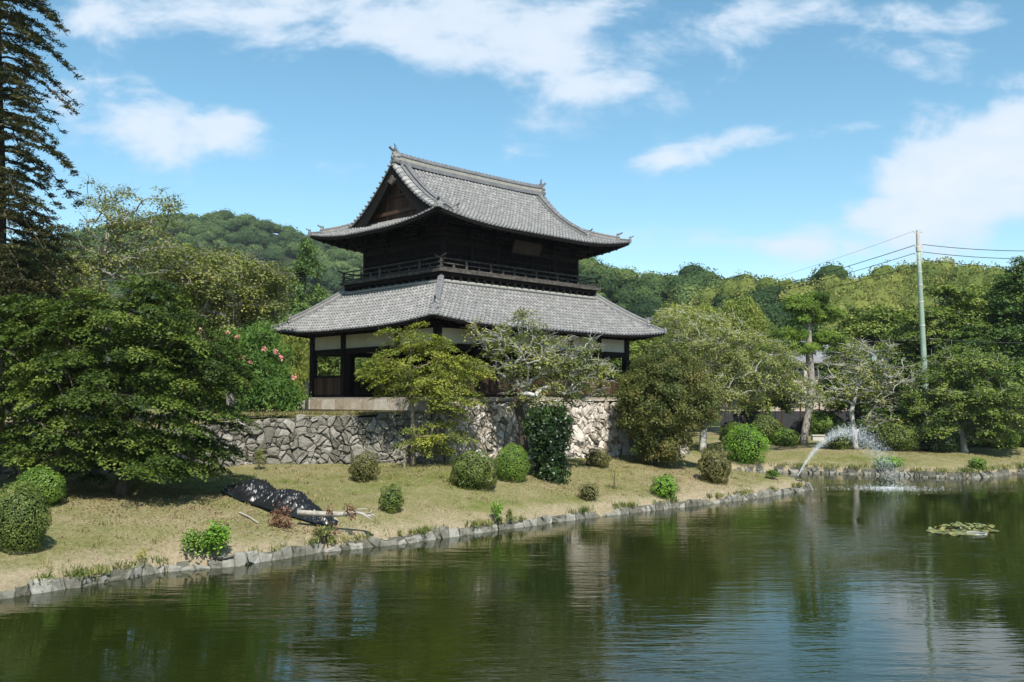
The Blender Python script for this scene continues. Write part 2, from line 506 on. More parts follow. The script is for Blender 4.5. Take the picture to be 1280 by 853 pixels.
def make_ground_mat():
    m, nt, N, L = new_mat('dry_lawn')
    c = coords(nt)
    big = nz(nt, c, .16, 4, .6)
    med = nz(nt, c, .9, 5, .65)
    fine = nz(nt, c, 9, 6, .7)
    vf = nz(nt, c, 34, 3, .7)
    f = nmath(nt, 'ADD', nmath(nt, 'MULTIPLY', big, .55), nmath(nt, 'MULTIPLY', med, .45))
    f = nmath(nt, 'ADD', nmath(nt, 'MULTIPLY', nmath(nt, 'SUBTRACT', f, .5), 3.4), .56, clamp=True)
    straw = ramp(nt, fine, [(.25, (.15, .114, .068)), (.5, (.285, .225, .138)), (.8, (.45, .37, .245))])
    green = ramp(nt, fine, [(.25, (.055, .075, .015)), (.5, (.120, .140, .036)), (.8, (.23, .235, .08))])
    col = mixc(nt, f, straw, green)
    # bare earthy rim next to the edging stones
    sepn = N('ShaderNodeSeparateXYZ')
    tc = N('ShaderNodeTexCoord')
    L(tc.outputs['Object'], sepn.inputs[0])
    low = N('ShaderNodeMapRange')
    low.inputs['From Min'].default_value = .75
    low.inputs['From Max'].default_value = .45
    L(nmath(nt, 'ADD', sepn.outputs[2], nmath(nt, 'MULTIPLY', nmath(nt, 'SUBTRACT', med, .5), .5)), low.inputs['Value'])
    earth = ramp(nt, fine, [(.2, (.20, .155, .10)), (.8, (.42, .35, .25))])
    col = mixc(nt, nmath(nt, 'MULTIPLY', low.outputs[0], .75), col, earth)
    col = mixc(nt, nmath(nt, 'MULTIPLY', nmath(nt, 'GREATER_THAN', vf, .60), .35), col, (.09, .075, .04))
    h = nmath(nt, 'ADD', fine, nmath(nt, 'MULTIPLY', vf, .6))
    finish(m, nt, col, .95, .05, h, .9, .06)
    return m


MAT['lawn'] = make_ground_mat()


def make_water_mat():
    m, nt, N, L = new_mat('pond_water')
    c1 = coords(nt, (.55, 2.3, 1))
    c2 = coords(nt, (1.6, 6.5, 1))
    c3 = coords(nt, (.07, .16, 1))
    a = nz(nt, c1, 1.0, 3, .5, .3)
    b = nz(nt, c2, 1.0, 3, .5, .2)
    calm = nz(nt, c3, 1.0, 2)
    k = N('ShaderNodeMapRange')
    k.inputs['From Min'].default_value = .38
    k.inputs['From Max'].default_value = .62
    k.inputs['To Min'].default_value = .25
    k.inputs['To Max'].default_value = 1.25
    L(calm, k.inputs['Value'])
    h = nmath(nt, 'ADD', nmath(nt, 'MULTIPLY', a, 1.0), nmath(nt, 'MULTIPLY', b, .40))
    h = nmath(nt, 'MULTIPLY', h, k.outputs[0])
    p = N('ShaderNodeBsdfPrincipled')
    p.inputs['Base Color'].default_value = (.012, .018, .003, 1)
    p.inputs['Roughness'].default_value = .02
    p.inputs['IOR'].default_value = 1.42
    bm = N('ShaderNodeBump')
    bm.inputs['Strength'].default_value = 1.0
    bm.inputs['Distance'].default_value = .017
    L(h, bm.inputs['Height'])
    L(bm.outputs[0], p.inputs['Normal'])
    o = N('ShaderNodeOutputMaterial')
    L(p.outputs[0], o.inputs[0])
    return m


MAT['water'] = make_water_mat()

# ------------------------------------------------------------------ terrain


def ray(px, py):
    """direction of the sight line through a photograph pixel"""
    x, y = (px - 640.0) / F, (426.5 - py) / F
    c, s = math.cos(PITCH), math.sin(PITCH)
    return np.array([x, c - y * s, s + y * c])


def at(px, py, Y):
    d = ray(px, py)
    return np.array([0, 0, EZ]) + d * (Y / d[1])


def on_plane(px, py, z):
    d = ray(px, py)
    return np.array([0, 0, EZ]) + d * ((z - EZ) / d[2])


shore_px = [(-420, 845), (-160, 775), (0, 748), (100, 733), (200, 715), (290, 708), (400, 690), (500, 680), (620, 663), (700, 652),
            (780, 642), (870, 632), (950, 622), (1005, 613.5)]
SHORE_A = [on_plane(a, b, 0)[:2] for a, b in shore_px]
tip = SHORE_A[-1]
SHORE_A += [tip + np.array([.55, .55]), tip + np.array([.5, 1.5]), tip + np.array([-.9, 3.2]), np.array([13.6, 60.5]), np.array([12.6, 62.0])]
far_px = [(900, 590.5), (960, 590.2), (1022, 592.0), (1100, 594), (1160, 597.3), (1210, 598.6), (1245, 595.5), (1290, 590.0), (1420, 588), (1700, 592)]
SHORE_B = [on_plane(a, b, 0)[:2] for a, b in far_px]
SHORE_B[0] = np.array([13.6, 64.4])
SHORE = np.array(SHORE_A + SHORE_B)

wall_def = [  # x, y, foot z, top z
    (*at(-190, 500, 34.0)[:2], None, None), (*at(60, 500, 38.5)[:2], None, None), (*at(300, 500, 44)[:2], None, None),
    (*at(420, 500, 45.6)[:2], None, None), (-3.75, 44.9, None, None), (8.96, 57.3, None, None), (12.4, 66.0, None, None)]
WX = np.array([w[0] for w in wall_def])
WY = np.array([w[1] for w in wall_def])
foot_py = np.array([612, 598, 584, 581, 578, 569, 566])
top_py = np.array([549, 546, 525, 519.5, 515, 500.5, 503])
WF = EZ - (foot_py - YH) / F * WY
WT = EZ - (top_py - YH) / F * WY
WALL = np.stack([WX, WY], 1)


def dist_poly(P, pts):
    d = np.full(len(P), 1e9)
    for a, b in zip(pts[:-1], pts[1:]):
        ab = b - a
        t = np.clip(((P - a) @ ab) / (ab @ ab), 0, 1)
        d = np.minimum(d, np.linalg.norm(P - a - t[:, None] * ab, axis=1))
    return d


def inside(P, poly):
    r = np.zeros(len(P), bool)
    n = len(poly)
    for i in range(n):
        x1, y1 = poly[i]
        x2, y2 = poly[(i + 1) % n]
        c = ((y1 > P[:, 1]) != (y2 > P[:, 1]))
        with np.errstate(divide='ignore', invalid='ignore'):
            xi = (x2 - x1) * (P[:, 1] - y1) / (y2 - y1 + 1e-12) + x1
        r ^= c & (P[:, 0] < xi)
    return r


LAND = np.concatenate([SHORE, np.array([[4000, SHORE[-1][1] - 3], [4000, 5000], [-4000, 5000], [-4000, SHORE[0][1] - 8]])])


def vnoise(x, y, s, seed=0.0):
    return np.array([mnoise.noise(Vector((a * s, b * s, seed))) for a, b in zip(x, y)])


def gz(x, y, detail=True):
    P = np.stack([np.atleast_1d(x).astype(float), np.atleast_1d(y).astype(float)], 1)
    s = dist_poly(P, SHORE)
    ins = inside(P, LAND)
    w = dist_poly(P, WALL)
    behind = (P[:, 0] < WX[-1]) & (P[:, 1] > np.interp(P[:, 0], WX, WY))
    w = np.where(behind, 0, w)
    t = s / (s + w + 1e-6)
    foot = np.interp(P[:, 0], WX, WF)
    near = (foot - .42) * (t ** .85)
    nearm = np.clip((22 - w) / 14, 0, 1)
    near = near * nearm * nearm * (3 - 2 * nearm)
    far = 1.15 * (1 - np.exp(-s / 4.5))
    rise = (np.maximum(near, 0) ** 4 + far ** 4) ** .25
    z = .42 + rise
    if detail:
        m = (np.abs(P[:, 0]) < 70) & (P[:, 1] < 110)
        nn = np.zeros(len(P))
        if m.any():
            nn[m] = .10 * vnoise(P[m, 0], P[m, 1], .35) + .05 * vnoise(P[m, 0], P[m, 1], 1.1, 3.)
        z = z + nn * np.clip(s / 2, 0, 1)
    z = np.where(ins, np.where(s < .12, .36, z), -1.3)
    return z


def ground_at(px, py):
    d = ray(px, py)
    ys = np.linspace(22, 140, 1600)
    X = d[0] / d[1] * ys
    Z = EZ + d[2] / d[1] * ys
    g = gz(X, ys, False)
    k = np.argmax(Z <= g)
    return np.array([X[k], ys[k], float(gz(X[k], ys[k])[0])])


def gpt(x, y):
    return np.array([x, y, float(gz(x, y)[0])])


def axis(lo, hi, step, far_lo, far_hi):
    mid = np.arange(lo, hi, step)
    a = [lo]
    s = step
    while a[-1] > far_lo:
        s *= 1.35
        a.append(a[-1] - s)
    b = [hi]
    s = step
    while b[-1] < far_hi:
        s *= 1.35
        b.append(b[-1] + s)
    return np.array(a[1:][::-1] + list(mid) + b)


xs = axis(-34, 46, .42, -3500, 3500)
ys = axis(15, 92, .42, -60, 4500)
X, Y = np.meshgrid(xs, ys, indexing='ij')
Z = gz(X.ravel(), Y.ravel()).reshape(X.shape)
mb = MB()
mb.grid(np.stack([X, Y, Z], -1), rnd=.5)
tag(mb.build('ground', MAT['lawn'], smooth=True), kind='structure')

mb = MB()
mb.add([(-3500, -400, 0), (3500, -400, 0), (3500, 300, 0), (-3500, 300, 0)], [(0, 1, 2, 3)])
tag(mb.build('water', MAT['water']), kind='structure')

# raised terrace behind the retaining wall
txs = np.unique(np.concatenate([np.linspace(WX[0], WX[-1], 90), WX]))
rows = []
for x in txs:
    y0 = np.interp(x, WX, WY) + .25
    zt = np.interp(x, WX, WT) - .04
    if x > -3.75:
        zt = min(5.12, np.interp(x, [-3.75, -2.2, 8.96, 13], [4.45, 5.1, 5.12, 4.9])) - .02
    tt = np.concatenate([[0, .3], np.linspace(.8, 42, 50)])
    zb = 4.5
    rows.append([(x, y0 + t, zt + (zb - zt) * min(1, t / 25) + .05 * mnoise.noise(Vector((x * .6, (y0 + t) * .6, 0)))) for t in tt])
mb = MB()
mb.grid(np.array(rows), rnd=.5)
tag(mb.build('terrace', MAT['lawn'], smooth=True), kind='structure')

# ------------------------------------------------------------------ stonework


def clip_poly(poly, n, d):
    out = []
    m = len(poly)
    for i in range(m):
        a, b = poly[i], poly[(i + 1) % m]
        da, db = a @ n - d, b @ n - d
        if da <= 0:
            out.append(a)
        if (da <= 0) != (db <= 0):
            out.append(a + (b - a) * (da / (da - db)))
    return out


def stones(mb, mapf, length, hfun, cw, ch, gap=.035, bulge=.22, mat=0, jit=.42, rowsh=True, ragged=0.0, matfun=None):
    """irregular fitted stones over a strip (u along, v up); mapf(u, v, out) -> xyz"""
    sites = []
    H = max(hfun(u) for u in np.linspace(0, length, 40))
    nr = max(1, int(round(H / ch)))
    nc = int(length / cw)
    for r in range(nr):
        for c in range(nc + 1):
            u = (c + (.5 if r % 2 else 0)) * cw + random.uniform(-jit, jit) * cw
            v = (r + .5) * H / nr + random.uniform(-jit, jit) * ch * .9
            sites.append((u, v))
            for _ in range(random.choice((0, 0, 1, 1, 2, 3)) if cw > .6 else random.choice((0, 0, 0, 0, 1))):
                sites.append((u + random.uniform(.2, .7) * cw, v + random.uniform(-.7, .7) * ch))
    S = np.array(sites)
    for k, s in enumerate(S):
        hh = hfun(min(max(s[0], 0), length))
        if s[1] > hh + ch * .2 or s[0] < -cw or s[0] > length + cw:
            continue
        poly = [s + np.array(q) for q in ((-cw * 1.6, -ch * 1.6), (cw * 1.6, -ch * 1.6), (cw * 1.6, ch * 1.6), (-cw * 1.6, ch * 1.6))]
        dd = np.linalg.norm((S - s) / np.array([cw, ch]), axis=1)
        for j in np.argsort(dd)[1:16]:
            n = S[j] - s
            mid = (S[j] + s) / 2
            poly = clip_poly(poly, n, mid @ n)
            if len(poly) < 3:
                break
        if len(poly) < 3:
            continue
        for n, d in ((np.array([0, -1.]), .12), (np.array([0, 1.]), hh + random.uniform(-.5, .5) * ragged), (np.array([-1., 0]), 0.0), (np.array([1., 0]), length)):
            poly = clip_poly(poly, n, d)
            if len(poly) < 3:
                break
        if len(poly) < 3:
            continue
        poly = np.array(poly)
        c = poly.mean(0)
        # densify and roughen
        pts = []
        for i in range(len(poly)):
            a, b = poly[i], poly[(i + 1) % len(poly)]
            m = max(1, int(np.linalg.norm(b - a) / .16))
            for q in range(m):
                pts.append(a + (b - a) * q / m)
        pts = np.array(pts)
        rad = np.linalg.norm(pts - c, axis=1)
        size = rad.mean()
        if size < .05:
            continue
        dirn = (pts - c) / (rad[:, None] + 1e-9)
        n = len(pts)
        B = bulge * random.uniform(.6, 1.3) * min(1, size / .3)
        tilt = np.array([random.uniform(-.35, .35), random.uniform(-.5, .25)]) * min(1, cw / .8)
        proud = random.uniform(-.07, .07) * min(1, cw / .6)
        rings = []
        for sc, out in ((1.0, -.25), (1.0, .12), (.93, .62), (.68, .95)):
            rr = (rad - gap) * sc
            q = c + dirn * rr[:, None] + RNG.normal(0, .012, (n, 2))
            q = q + np.array([[mnoise.noise(Vector((a_[0] * 1.7, a_[1] * 1.7, 5.))), mnoise.noise(Vector((a_[0] * 1.7, a_[1] * 1.7, 11.)))] for a_ in q]) * cw * .30
            o = B * out + proud * (out > 0) + (q - c) @ tilt * (out > 0) + RNG.normal(0, .014, n) * (out > 0)
            rings.append([mapf(a[0], a[1], b) for a, b in zip(q, o)])
        V = [p for r_ in rings for p in r_]
        cc = mapf(c[0], c[1], B * random.uniform(.95, 1.1))
        V.append(cc)
        fs = []
        for r_ in range(3):
            for i in range(n):
                j2 = (i + 1) % n
                fs.append((r_ * n + i, r_ * n + j2, (r_ + 1) * n + j2, (r_ + 1) * n + i))
        rv = random.random()
        mi = matfun(c[0]) if matfun else mat
        mb.add(V, fs, mi, rv)
        base = mb.n - len(V)
        tri = np.array([(base + 3 * n + i, base + 3 * n + (i + 1) % n, base + 4 * n) for i in range(n)])
        mb.f.append((tri, mi, np.full(n, rv)))


def path_map(pts, z0, batter=0.0, side=1):
    """strip mapping along a plan polyline; out is towards the pond (right-hand side of travel)"""
    pts = np.array(pts, float)
    seg = np.linalg.norm(np.diff(pts, axis=0), axis=1)
    cum = np.concatenate([[0], np.cumsum(seg)])
    nrm = []
    d = np.diff(pts, axis=0) / seg[:, None]
    nv = np.stack([d[:, 1], -d[:, 0]], 1) * side
    pn = [nv[0]] + [(a + b) / np.linalg.norm(a + b) for a, b in zip(nv[:-1], nv[1:])] + [nv[-1]]
    pn = np.array(pn)

    def f(u, v, o):
        u = min(max(u, 0), cum[-1])
        x = np.interp(u, cum, pts[:, 0])
        y = np.interp(u, cum, pts[:, 1])
        nx = np.interp(u, cum, pn[:, 0])
        ny = np.interp(u, cum, pn[:, 1])
        z = (z0(u) if callable(z0) else z0) + v
        oo = o - v * batter
        return (x + nx * oo, y + ny * oo, z)
    return f, cum


wf, wcum = path_map(WALL, lambda u: float(np.interp(u, wcum, WF)) - .25, .10)


def wh(u):
    top = np.interp(u, wcum, WT)
    k = wcum[4]
    if u > k:
        top = np.interp(u, [k, k + 2.6, wcum[5], wcum[6]], [4.5, 5.1, 5.14, 4.95])
    return float(top - (np.interp(u, wcum, WF) - .25))


mb = MB()
kc = wcum[4]
stones(mb, lambda u, v, o: wf(u, v, o), wcum[-1], wh, .62, .42, .010, .19, ragged=.28,
       matfun=lambda u: 0 if u < kc + .8 + random.uniform(-.6, .6) else (1 if random.random() < .93 else 0), jit=.6)
# dark fill behind the joints
us = np.linspace(0, wcum[-1], 160)
P = np.array([[wf(u, v * wh(u) * .97, -.13 if v < 1 else -.5) for v in (0, .5, .97, 1)] for u in us])
mb.grid(P, mat=2, rnd=.3)
tag(mb.build('stone_retaining_wall', [MAT['stone_grey'], MAT['stone_bright'], MAT['crevice']], loc=(-3.75, 44.9, 1.7)),
    'long dry stone retaining wall of rough fitted boulders, grey at left and bleached under the gate', 'wall')

ef, ecum = path_map(SHORE_A, 0, .25)


def eh(u):
    return .25 + .05 * math.sin(u * .9) + .07 * math.sin(u * 2.3)


mb = MB()
stones(mb, lambda u, v, o: ef(u, v - .15, o + .06), ecum[-1], lambda u: eh(u) + .15, .44, .36, .008, .09, ragged=.10, jit=.38)
us = np.linspace(0, ecum[-1], 260)
mb.grid(np.array([[ef(u, v, -.05) for v in (-.6, .1, .24)] + [ef(u, .24, -.5)] for u in us]), mat=1, rnd=.15)
tag(mb.build('stone_edging', [MAT['stone_edge'], MAT['stone_edge']], loc=(*SHORE_A[6], 0)),
    'low row of rough grey edging stones along the near grassy bank', 'stone edging')
ff, fcum = path_map(SHORE_B, 0, .25)
mb = MB()
stones(mb, lambda u, v, o: ff(u, v - .15, o + .06), fcum[-1] - 9, lambda u: .36 + .08 * math.sin(u), .50, .30, .03, .16, ragged=.15, jit=.45)
us = np.linspace(0, fcum[-1], 160)
mb.grid(np.array([[ff(u, v, -.05) for v in (-.6, .2, .40)] + [ff(u, .40, -.5)] for u in us]), mat=1, rnd=.15)
tag(mb.build('stone_edging', [MAT['stone_edge'], MAT['stone_edge']], loc=(*SHORE_B[4], 0)),
    'low edging of small stones along the far bank beyond the fountain', 'stone edging')

# ------------------------------------------------------------------ the gate tower
GC = (-2.357, 56.0, EZ)
GT = 0.777
D = 1.86
gate = empty('temple_gate_tower', GC, GT, 'two storey dark timber temple gate with grey tiled roofs and a railed balcony', 'temple gate')


def A2B(a):
    return a - D


A1, A2, A3, A4, A5 = 7.78, 9.29, 6.44, 5.40, 7.55
B1, B2, B3, B4, B5 = [a - D for a in (A1, A2, A3, A4, A5)]


def lift(dmax_, L, Lc):
    return L * np.clip(1 - dmax_ / Lc, 0, 1) ** 2.2


UP = dict(A=A1, B=B1, h=9.22, k1=.281, k2=.0695, L=.50, Lc=5.2)
LO = dict(A=A2, B=B2, h=3.72, k1=.62, k2=.055, L=.34, Lc=6.0)


def roof_z(r, x, y, force=None):
    """height of the roof skin over plan point x, y; force = 'long' keeps the main slope"""
    dA = r['A'] - np.abs(x)
    dB = r['B'] - np.abs(y)
    d = dB if force == 'long' else (dA if force == 'short' else np.minimum(dA, dB))
    dm = np.maximum(dA, dB)
    return r['h'] + r['k1'] * d + r['k2'] * d * d + lift(np.maximum(dm, 0), r['L'], r['Lc'])


TP = .27     # tile column spacing
TR = .25     # tile course
prof_u = np.array([0, .16, .34, .50, .66, .84])
prof_z = np.array([.045, -.02, -.035, -.02, .045, .078])


def tiled_face(mb, r, side, dmax, umax, trim=None):
    """side 0 front(-y) 1 back(+y) 2 left(-x) 3 right(+x); umax(d) half width at distance d from the eave"""
    half = r['A'] if side < 2 else r['B']
    nc = int(math.ceil(half / TP)) + 1
    u = np.concatenate([(c + prof_u) * TP for c in range(-nc, nc)])
    pz = np.tile(prof_z, 2 * nc)
    col = np.repeat(np.arange(2 * nc), 6)
    nr = int(math.ceil(dmax / TR))
    d, lipz, row = [], [], []
    for k in range(nr):
        d += [k * TR, min(dmax, (k + 1) * TR) - .004]
        lipz += [.058, .0]
        row += [k, k]
    d = np.array(d) - .02
    lipz = np.array(lipz)
    row = np.array(row)
    Dg, U = np.meshgrid(d, u, indexing='ij')
    lim = np.array([umax(max(0, q)) for q in d])[:, None]
    Uc = np.clip(U, -lim, lim)
    out = (U <= -lim) | (U >= lim)
    if side < 2:
        x = Uc
        y = (r['B'] - Dg) * (-1 if side == 0 else 1)
        z = roof_z(r, x, y, 'long')
    else:
        y = Uc
        x = (r['A'] - Dg) * (-1 if side == 2 else 1)
        z = roof_z(r, x, y, 'short')
    z = z + pz[None, :] + lipz[:, None]
    jit = RNG.normal(0, .006, (nr, 2 * nc))
    z = z + jit[row][:, col]
    P = np.stack([x, y, z], -1)
    both_out = out[:-1, :-1] & out[:-1, 1:] & out[1:, :-1] & out[1:, 1:] & (np.sign(U[:-1, :-1]) == np.sign(U[:-1, 1:]))
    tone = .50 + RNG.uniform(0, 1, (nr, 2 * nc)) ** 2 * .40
    rnd = (tone[row][:, col] * np.tile([.95, .45, .30, .75, 1.05, 1.05], 2 * nc)[None, :])[:-1, :-1].copy()  # pan faces toned darker: grime plus painted-in shade of the hollows
    rnd[1::2] *= .12  # risers near black: gap shadow under each course painted into the tone
    flip = side in (0, 3)
    mb.grid(P, rnd=rnd, mask=~both_out, flip=not flip)
    return mb


XV = 6.15      # verge of the gable
XG = 5.55      # gable wall
parts = []
# upper roof skin
mb = MB()
dv = A1 - XV
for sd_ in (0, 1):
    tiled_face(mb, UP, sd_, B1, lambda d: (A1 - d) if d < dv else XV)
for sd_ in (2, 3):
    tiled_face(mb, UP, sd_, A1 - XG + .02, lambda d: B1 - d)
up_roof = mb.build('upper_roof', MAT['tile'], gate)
mb = MB()
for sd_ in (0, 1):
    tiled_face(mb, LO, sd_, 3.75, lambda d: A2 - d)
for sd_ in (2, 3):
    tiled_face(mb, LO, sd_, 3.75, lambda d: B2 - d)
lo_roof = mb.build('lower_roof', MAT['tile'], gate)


def eave_line(r, side, off, dz, n=60, ext=0.0):
    A, B = r['A'] - off, r['B'] - off
    t = np.linspace(-1, 1, n)
    if side == 0:
        x, y = t * A, np.full(n, -B)
    elif side == 1:
        x, y = t * A, np.full(n, B)
    elif side == 2:
        x, y = np.full(n, -A), t * B
    else:
        x, y = np.full(n, A), t * B
    z = roof_z(r, x, y, 'long' if side < 2 else 'short') + dz
    return np.stack([x, y, z], 1)


def disc_ends(mb, r, side):
    """round end tiles along the eave"""
    half = r['A'] if side < 2 else r['B']
    nc = int(half / TP)
    for c in range(-nc, nc + 1):
        u = (c - .07) * TP
        if abs(u) > half - .1:
            continue
        if side < 2:
            s = -1 if side == 0 else 1
            x, y, dx, dy = u, s * (r['B'] + .03), 0, s
        else:
            s = -1 if side == 2 else 1
            x, y, dx, dy = s * (r['A'] + .03), u, s, 0
        z = float(roof_z(r, np.array(x), np.array(y), 'long' if side < 2 else 'short')) + .055
        mb.tube([(x - dx * .12, y - dy * .12, z), (x + dx * .03, y + dy * .03, z)], .062, 6, rnd=random.random())


for r, par in ((UP, up_roof), (LO, lo_roof)):
    mb = MB()
    for sd_ in range(4):
        disc_ends(mb, r, sd_)
    mb.build('eave_end_tiles', MAT['tile_dark'], par)
    mb = MB()
    for sd_ in range(4):
        e = eave_line(r, sd_, .06, -.07)
        mb.loft(e, [(-.05, -.09), (.05, -.09), (.05, .07), (-.05, .07)], rnd=.3)
        e = eave_line(r, sd_, .30, -.15)
        mb.loft(e, [(-.06, -.07), (.06, -.07), (.06, .07), (-.06, .07)], rnd=.1)
    # boarded soffit
    nA = 2.7 if r is UP else 2.0
    for sd_ in range(4):
        ds = np.linspace(.05, nA, 8)
        t = np.linspace(-1, 1, 50)
        rowsP = []
        for d_ in ds:
            if sd_ < 2:
                x = t * (r['A'] - d_)
                y = np.full(50, (r['B'] - d_) * (-1 if sd_ == 0 else 1))
                z = roof_z(r, x, y, 'long')
            else:
                y = t * (r['B'] - d_)
                x = np.full(50, (r['A'] - d_) * (-1 if sd_ == 2 else 1))
                z = roof_z(r, x, y, 'short')
            rowsP.append(np.stack([x, y, z - .10], -1))
        mb.grid(np.array(rowsP), rnd=.4)
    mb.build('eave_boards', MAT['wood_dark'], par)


def rafter(par, r, side, u, dlen, kind=None, mbx=None):
    half = r['A'] if side < 2 else r['B']
    dmaxx = min(dlen, half - abs(u))
    if dmaxx < .4:
        return
    ds = np.linspace(.12, dmaxx, 4)
    if side < 2:
        s = -1 if side == 0 else 1
        x, y = np.full(4, u), s * (r['B'] - ds)
        z = roof_z(r, x, y, 'long')
    else:
        s = -1 if side == 2 else 1
        x, y = s * (r['A'] - ds), np.full(4, u)
        z = roof_z(r, x, y, 'short')
    m = mbx or MB()
    m.loft(np.stack([x, y, z - .205], 1), [(-.05, -.065), (.05, -.065), (.05, .065), (-.05, .065)], rnd=random.random())
    if mbx is None:
        m.build('rafter', MAT['wood_dark'], par)


for r, par, dl, nf, ns in ((UP, up_roof, 2.6, 28, 20), (LO, lo_roof, 1.9, 30, 22)):
    for sd_, n in ((0, nf), (2, ns)):
        half = (r['A'] if sd_ < 2 else r['B']) - .35
        for u in np.linspace(-half, half, n):
            rafter(par, r, sd_, u, dl)
    mbx = MB()
    for sd_, n in ((1, nf), (3, ns)):
        half = (r['A'] if sd_ < 2 else r['B']) - .35
        for u in np.linspace(-half, half, n):
            rafter(par, r, sd_, u, dl, mbx=mbx)
    o = mbx.build('rafter', MAT['wood_dark'], par)
    o['kind'] = 'stuff'

# ridges ------------------------------------------------------------------


def ridge_prof(w, h):
    return [(-w, -.06), (-w, h * .22), (-w * .78, h * .25), (-w * .78, h * .62), (-w * .95, h * .64), (-w * .95, h * .76), (-w * .5, h * .82),
            (-w * .42, h * .95), (0, h * 1.05), (w * .42, h * .95), (w * .5, h * .82), (w * .95, h * .76), (w * .95, h * .64), (w * .78, h * .62), (w * .78, h * .25), (w, h * .22), (w, -.06)]


def ridge_obj(name, path, w, h, par, mat='tile_dark', bands=True):
    m = MB()
    pr = ridge_prof(w, h)
    m.loft(path, pr, mat=0, rnd=.75)
    if bands:        # pale mortared courses in the recess
        path = np.asarray(path, float)
        m.loft(path, [(-w * .80, h * .27), (-w * .80, h * .60), (w * .80, h * .60), (w * .80, h * .27)], mat=1, rnd=.8)
        L = np.concatenate([[0], np.cumsum(np.linalg.norm(np.diff(path, axis=0), axis=1))])
        for q in np.arange(.1, L[-1], .30):   # cap tile collars
            c = np.array([np.interp(q, L, path[:, i]) for i in range(3)])
            c2 = np.array([np.interp(min(q + .05, L[-1]), L, path[:, i]) for i in range(3)])
            if np.linalg.norm(c2 - c) > .01:
                m.loft([c, c2], [(-w * .5, h * .8), (-w * .44, h * 1.0), (0, h * 1.10), (w * .44, h * 1.0), (w * .5, h * .8)], mat=0, rnd=random.random())
    return m.build(name, [MAT[mat], MAT['mortar']], par)


def onigawara(par, pos, ang, s, name='ridge_end_tile', spike=True):
    """goblin-mask end tile facing along ang (plan angle), with its upturned bird-perch tile"""
    m = MB()
    ca, sa = math.cos(ang), math.sin(ang)

    def T(f, l, z):
        return (pos[0] + ca * f * s - sa * l * s, pos[1] + sa * f * s + ca * l * s, pos[2] + z * s)
    outline = [(-.42, -.15), (-.50, .05), (-.36, .16), (-.44, .34), (-.28, .50), (-.30, .66), (-.16, .62), (0, .78), (.16, .62), (.30, .66), (.28, .50), (.44, .34), (.36, .16), (.50, .05), (.42, -.15)]
    n = len(outline)
    V = [T(-.16, a, b) for a, b in outline] + [T(.02, a, b) for a, b in outline] + [T(.12, a * .7, .25 + (b - .25) * .7) for a, b in outline] + [T(.16, 0, .27)]
    fs = []
    for k in range(2):
        for i in range(n):
            j = (i + 1) % n
            fs.append((k * n + i, k * n + j, (k + 1) * n + j, (k + 1) * n + i))
    m.add(V, fs, 0, .6)
    b0 = m.n - len(V)
    m.f.append((np.array([(b0 + 2 * n + i, b0 + 2 * n + (i + 1) % n, b0 + 3 * n) for i in range(n)]), 0, np.full(n, .8)))
    m.f.append((np.array([[b0 + i for i in range(n)][::-1]]), 0, np.array([.5])))
    for l in (-.15, .15):                       # brow, eyes, horns
        m.tube([T(.10, l, .36), T(.20, l, .36)], .07 * s, 6, rnd=.9)
        m.tube([T(.02, l, .55), T(.05, l * 1.7, .72), T(.02, l * 2.1, .88)], [.05 * s, .035 * s, .012 * s], 5, rnd=.5)
    m.tube([T(.10, 0, .22), T(.22, 0, .18)], .06 * s, 6, rnd=.4)
    o = m.build(name, MAT['tile'], par)
    if spike:
        m = MB()
        m.tube([T(-.2, 0, .72), T(.12, 0, .74), T(.32, 0, .81), T(.46, 0, .93)], [.085 * s, .08 * s, .075 * s, .085 * s], 8, rnd=.15)
        m.build('bird_perch_tile', MAT['tile_dark'], o)
    return o


zr = float(roof_z(UP, np.array(0.), np.array(0.), 'long'))
t = np.linspace(-1, 1, 24)
path = np.stack([t * 5.95, 0 * t, zr - .05 + .10 * t ** 4], 1)
ridge_obj('main_ridge', path, .24, .62, gate)
for s in (-1, 1):
    onigawara(gate, (s * 6.0, 0, zr + .10), 0 if s > 0 else PI, .85)
    m = MB()                                     # fish-tail finial on the ridge end
    m.tube([(s * 5.9, 0, zr + .70), (s * 6.0, 0, zr + .86), (s * 5.97, 0, zr + 1.02), (s * 6.08, 0, zr + 1.14)], [.09, .08, .05, .015], 6, rnd=.2)
    m.build('ridge_finial', MAT['tile_dark'], gate)

